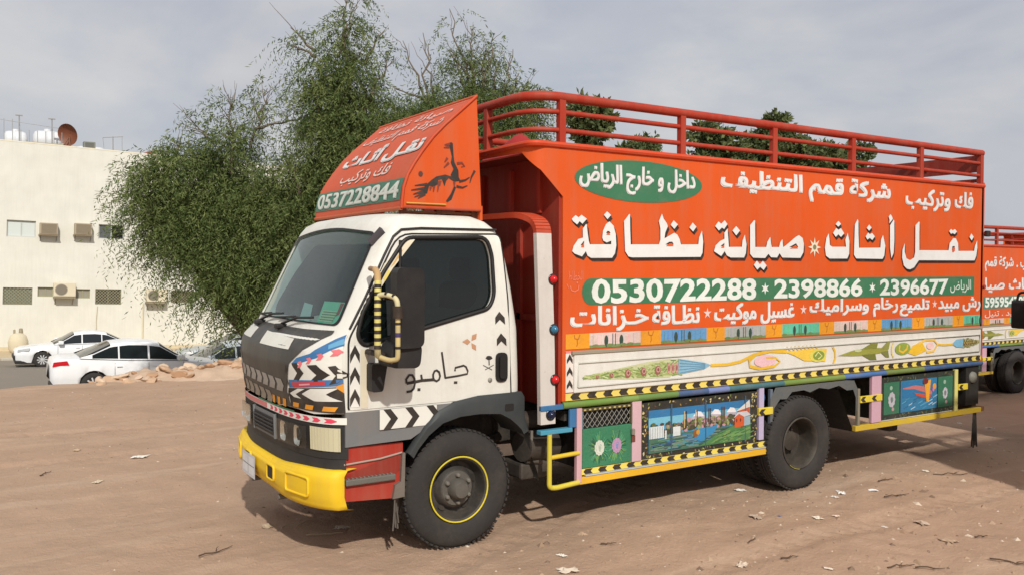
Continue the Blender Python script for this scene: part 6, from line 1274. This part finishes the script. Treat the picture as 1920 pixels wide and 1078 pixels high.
ER = Vector((.8442, -.5361, 0)); EF = Vector((.5361, .8442, 0)); C0 = Vector((-1.29, -4.86, 1.884))
def view_pt(L_, dep, z): p_ = C0+ER*L_+EF*dep; return Vector((p_.x, p_.y, z))       # a point so far to the right of, beyond and above the photographer
def tree(label, base, dep, lobes, wisps, seed, leaf=(.105,.0110), per=23, cols=((.056,.098,.026),(.195,.235,.080)), droop=.95, group='feathery trees behind the truck', flat=.55, dens=2.05, fork=None, clump=.30, twl=.85, up=.2, name='tree', bare=()):
    """lobes: (across, height, half width, half height, twigs); everything in metres, the crown as deep as it is wide"""
    B = Vector(base); o = empty(name, B, 0, label, 'tree', group); tr = MB(); LB = []
    top = fork or Vector((0,0,1.6)); limb(tr, (0,0,-.3), top, .20, .15, seed)
    for i, (L_, z, w, h, n) in enumerate(lobes):
        rn = random.Random(seed*50+i); c = view_pt(L_, dep+rn.uniform(-.5,.5)*flat*1.4, z)-B; rr = np.array((w, w*flat+.3, h)); m_ = max(3, int(n*dens/26)); 
        for q_ in range(m_):
            dv = Vector((rn.gauss(0,1), rn.gauss(0,1), rn.gauss(0,1))).normalized()*(.35+.65*rn.random()); LB.append(((c.x+dv.x*rr[0], c.y+dv.y*rr[1], c.z+dv.z*rr[2]), (clump, clump, clump*.8), 26, .15))
        limb(tr, top, c, .10, .03, seed+i)
        for k in range(4): e = c+Vector((rn.uniform(-1,1)*w, rn.uniform(-1,1)*w*flat, rn.uniform(-.2,1)*h))*.8; limb(tr, c, e, .03, .008, seed*3+i*7+k)
    for i, (L0, z0, L1, z1, n) in enumerate(wisps):
        a = view_pt(L0, dep, z0)-B; e = view_pt(L1, dep+.3, z1)-B; P = limb(tr, a, e, .036, .008, seed*9+i, col=srgb(110,100,86)); rn = random.Random(seed+i)
        for k in range(max(3, n)):
            q = P[rn.randint(2, 6)]; d_ = (e-a).normalized()*.6+Vector((rn.uniform(-1,1), rn.uniform(-1,1), rn.uniform(-.2,.9)))*.6; limb(tr, q, q+d_*rn.uniform(.3,.8), .010, .003, seed+i*11+k, 4, col=srgb(112,102,88))
    tr.build('trunk', M['bark'], o)
    for i, (L0, z0, L1, z1, n) in enumerate(wisps):
        if n: 
            a = view_pt(L0, dep, z0)-B; e = view_pt(L1, dep+.3, z1)-B
            for t in (.45,.7,.92): c = a.lerp(e, t); LB.append(((c.x,c.y,c.z), (.28,.28,.28), n, .2))
    foliage('crown', o, LB, leaf, per, cols[0], cols[1], droop, seed, twl, up); return o
k = 19/1613
def px(x, y, s=k): return ((x-960)*s, 1.884+(501-y)*s)
def lob(s, *rows): return [(*px(x, y, s), rx*s, ry*s, n) for x, y, rx, ry, n in rows]
def wsp(s, *rows): return [(*px(a, b, s), *px(c, d, s), n) for a, b, c, d, n in rows]
b1 = view_pt((520-960)*k, 19.2, -1.9); b2 = view_pt((640-960)*k, 18.6, -2.3); s3 = 21/1613; b3 = view_pt((850-960)*s3, 21, -2.3)
tree('wide drooping feathery tree left of the cab, half covering the cream building', b1, 19, lob(k, (405,400,100,90,640),(325,390,62,62,300),(270,390,36,40,44),(385,305,80,38,230),(300,330,45,42,110),(355,462,62,36,220),(455,470,55,90,520),(470,565,34,42,150),(500,400,48,72,330),(440,270,45,32,70),(425,535,34,36,90)), wsp(k, (440,270,425,190,12),(470,280,495,165,14),(400,270,360,235,8),(480,245,560,222,2),(280,350,215,372,5),(330,300,330,268,7)), 3, fork=Vector((-.5,.3,2.0)))
tree('tall narrow feathery tree rising highest behind the roof deflector', b2, 18.6, lob(k, (648,155,42,60,210),(645,245,58,56,300),(622,325,60,62,340),(592,410,60,76,400),(692,215,30,48,60),(606,180,24,34,34),(690,330,70,70,340),(640,420,80,66,340),(560,500,60,66,240),(566,330,22,28,26),(655,90,26,26,40)), wsp(k, (648,100,655,5,6),(640,120,668,20,6),(600,110,548,60,4),(600,120,552,92,4),(690,130,712,70,4),(700,200,730,110,5)), 5)
tree('bushy tree with bare upper twigs behind the cab and front rails', b3, 21, lob(s3, (800,220,72,36,300),(890,212,62,36,300),(955,232,52,48,230),(745,255,52,52,240),(870,275,90,52,340),(960,292,52,52,220),(995,188,22,24,60),(780,320,70,52,240),(885,130,40,40,26),(905,170,40,25,40)), wsp(s3, (885,190,840,15,3),(890,180,880,50,8),(905,180,905,80,8),(800,200,752,75,0),(805,200,790,60,1),(810,190,800,80,0),(940,200,960,90,2),(950,200,972,135,3),(870,180,850,95,4),(800,190,735,165,1),(920,190,935,110,4),(960,200,990,150,3),(905,170,925,60,4),(880,150,835,90,2)), 8)
FC = ((.070,.095,.036),(.165,.195,.075))
for i, (x, y, rx, ry, dep, lab) in enumerate(((1100,232,32,44,32,'dense dark upright tree showing through the first bay of the rails'),(1338,285,34,44,34,'rounded dark tree, leftmost of the clump behind the middle rails'),(1415,278,42,48,36,'tallest dark tree of the clump behind the rails, with pointed tips'),(1492,285,44,38,36,'dark bushy tree right of the tallest one behind the rails'),(1568,302,48,26,38,'low dark tree at the right end of the clump behind the rails'),(1195,288,22,14,38,'tiny treetop showing just above the box beside the oval sign'))):
    s = dep/1613; L_, z = px(x, y, s); rn = random.Random(i); lb = [(L_, z, rx*s*.55, ry*s*.7, 110)]
    for q in range(7): lb.append((L_+rn.uniform(-.8,.8)*rx*s, z+rn.uniform(-.7,.85)*ry*s, rx*s*.32, ry*s*.28, 34))
    lb.append((L_, z-ry*s*1.6, rx*s*.8, ry*s*1.0, 120))
    bp = view_pt(L_, dep, -2.6); tree(lab, bp, dep, lb, [], 20+i, leaf=(.24,.06), per=9, cols=FC, droop=.15, group='dark trees far behind the truck box', flat=.9, dens=1.0, clump=.34, twl=.36, fork=Vector((0,0,max(1.0, z-bp.z-ry*s*2.2))), up=.3)

# ---------------------------------------------------------------- litter, sticks and pebbles on the sand
def gz(x, y): return float(ground_z(np.array([x]), np.array([y]))[0])
def scrap(x, y, s, col, label, cat, seed, grp, flat=.25):
    q = random.Random(seed); n = 7; P = {}
    for i in range(n):
        for j in range(n):
            u, v = i/(n-1)-.5, j/(n-1)-.5; e = 1-.5*q.random()*(abs(u) > .3 or abs(v) > .3); P[i,j] = (u*s*1.5*e, v*s*e, .006+s*flat*q.random()*(1-2*max(abs(u),abs(v))*.6))
    mb = MB().add([P[i,j] for i in range(n) for j in range(n)], [(i*n+j, (i+1)*n+j, (i+1)*n+j+1, i*n+j+1) for i in range(n-1) for j in range(n-1)], col)
    o = mb.build('litter_scrap', M['cloth'], None, (x, y, gz(x,y))); o.scale = (.75,.75,.75); o.rotation_euler = (0,0,q.uniform(0,6)); return tag(o, label, cat, grp)
def stick(x, y, l, rz, label, seed, col=srgb(84,66,50), r=.008):
    l *= .5; r *= .7; mb = MB(); limb(mb, (-l/2,0,.012), (l/2,0,.016), r, r*.4, seed, 6, .18, col); q = random.Random(seed); limb(mb, (0,0,.014), (l*.2,l*.18*q.choice((1,-1)),.02), r*.6, r*.3, seed+1, 4, .2, col)
    o = mb.build('twig', M['bark'], None, (x, y, gz(x,y))); o.rotation_euler = (0,0,rz); return tag(o, label, 'twig', 'twigs on the sand')
SC = 'litter scattered on the sand'
for x, y, s, c, lab, sd in (
    (0.14,4.19,0.16,(214,214,206),'crumpled white plastic scrap left of the yellow bumper',1120),
    (-0.35,4.86,0.1,(190,165,135),'small tan paper scrap far left on the sand',990),
    (-0.33,3.39,0.1,(205,190,165),'torn beige scrap on the left sand',1087),
    (1.98,-0.33,0.07,(226,220,206),'small white scrap at the bottom edge below the wheel',2097),
    (1.85,-0.57,0.14,(206,192,174),'crumpled pale paper at the bottom edge near the centre',2135),
    (4.23,0.21,0.1,(226,224,216),'white scrap just in front of the rear wheel',2310),
    (3.71,-0.42,0.12,(190,170,150),'flat brownish scrap below the rear wheel',2390),
    (4.88,-0.29,0.11,(232,228,222),'bright white scrap right of the rear wheel',2503),
    (4.74,-0.34,0.07,(228,222,214),'smaller white scrap beside the bright one by the rear wheel',2498),
    (5.16,-0.40,0.08,(236,236,236),'white pointed scrap with a twig,right of the rear wheel',2559),
    (4.29,-0.68,0.06,(228,200,180),'small pinkish scrap below the scraps by the rear wheel',2532),
    (4.12,-0.65,0.09,(220,208,190),'flat pale scrap below the rear wheel,right side',2504),
    (3.86,-0.51,0.035,(70,120,190),'tiny blue cap on the sand below the rear wheel',2432),
    (6.22,-0.21,0.08,(214,204,186),'pale scrap inside the shadow edge at right',2619),
    (4.46,-1.48,0.13,(176,150,126),'brown flattened scrap at lower right',2792),
    (2.89,-1.04,0.12,(206,190,170),'torn carton piece at the bottom right of centre',2446),
    (4.42,-1.01,0.05,(214,206,196),'tiny white scrap right of centre on the sand',2642),
    (4.68,-1.14,0.12,(196,176,156),'flat cardboard strip on the right sand',2710),
    (9.77,1.12,0.12,(206,194,178),'pale scrap on dark ground at the far right',2637),
    (3.23,-1.43,0.06,(220,206,190),'small pale scrap at the bottom edge,right half',2625),
    (0.98,0.99,0.12,(190,176,156),'pale rag in the shadow under the bumper',1630),
    (0.54,1.34,0.12,(180,160,134),'dusty scrap at the shadow edge before the bumper',1485),
    (11.15,2.32,0.1,(214,206,196),'white scrap on the sand behind the rear tassel',2542),
    ): scrap(x, y, s, srgb(*c), lab, 'litter', sd, SC)
for x, y, l, a, lab, sd in (
    (-0.70,3.89,0.32,0.9,'short dark twig at the left edge of the sand',85),
    (0.08,0.92,0.5,0.35,'long thin twig lying before the shadow, lower left',405),
    (2.39,-0.30,0.22,-0.5,'thick brown stick stub below the yellow skirt rail',1140),
    (3.21,-0.83,0.2,0.3,'dark knot of twigs below the rear wheel',1410),
    (5.52,-0.27,0.35,-0.1,'thin stick right of the rear wheel',1660),
    (5.17,-0.61,0.5,-0.25,'long bent twig beside the white pointed scrap',1680),
    (6.33,-0.42,0.8,-0.5,'long dark stick crossing the shadow edge at right',1790),
    (3.69,-1.62,0.4,-0.3,'short stick at the bottom edge, right half',1690),
    (3.81,-1.74,0.35,-0.7,'crooked twig at the bottom edge, right half',1745),
    (4.33,-2.00,0.6,-1.1,'curled dark twig in the bottom right corner',1905),
    (0.74,1.22,0.6,0.3,'pale stick in the shadow below the bumper',560),
    (0.81,0.88,0.5,-0.4,'light bent twig in the shadow below the bumper',610),
    (3.18,-1.17,0.25,-0.3,'thin broken twig left of the bottom right twigs',1480),
    (4.68,-1.58,0.2,-0.4,'tiny dark twig on the right sand',1840),
    ): stick(x, y, l, a, lab, sd, srgb(170,150,124) if 'pale' in lab or 'light' in lab else srgb(84,66,50))
pb = MB(); q = random.Random(17)
for k in range(3200):
    x, y = q.uniform(-2, 10), q.uniform(-3.5, 9.5)
    if k % 3 == 0: x, y = q.uniform(1.5, 8), q.uniform(-3.2, .2)
    s = q.choice((.006,.008,.010,.012,.014,.02,.03) if k % 9 == 0 else (.005,.007,.009,.012)); z = gz(x, y) if k < 0 else 0; c = q.choice((srgb(176,150,124), srgb(150,124,100), srgb(120,98,80), srgb(160,134,110), srgb(204,188,168)))
    a = q.uniform(0, 6); u = Vector((math.cos(a),math.sin(a),0))*s*q.uniform(.8,1.6); v = Vector((-math.sin(a),math.cos(a),0))*s; w = Vector((0,0,s*.7)); p_ = Vector((x,y,z))
    pb.add([p_+u, p_+v, p_-u, p_-v, p_+w+u*.2], [(0,1,4),(1,2,4),(2,3,4),(3,0,4)], c)
V_ = np.array(pb.v); V_[:,2] += ground_z(V_[:,0], V_[:,1]); pb.v = [tuple(p_) for p_ in V_]
tag(pb.build('pebbles', M['stone']), kind='stuff')
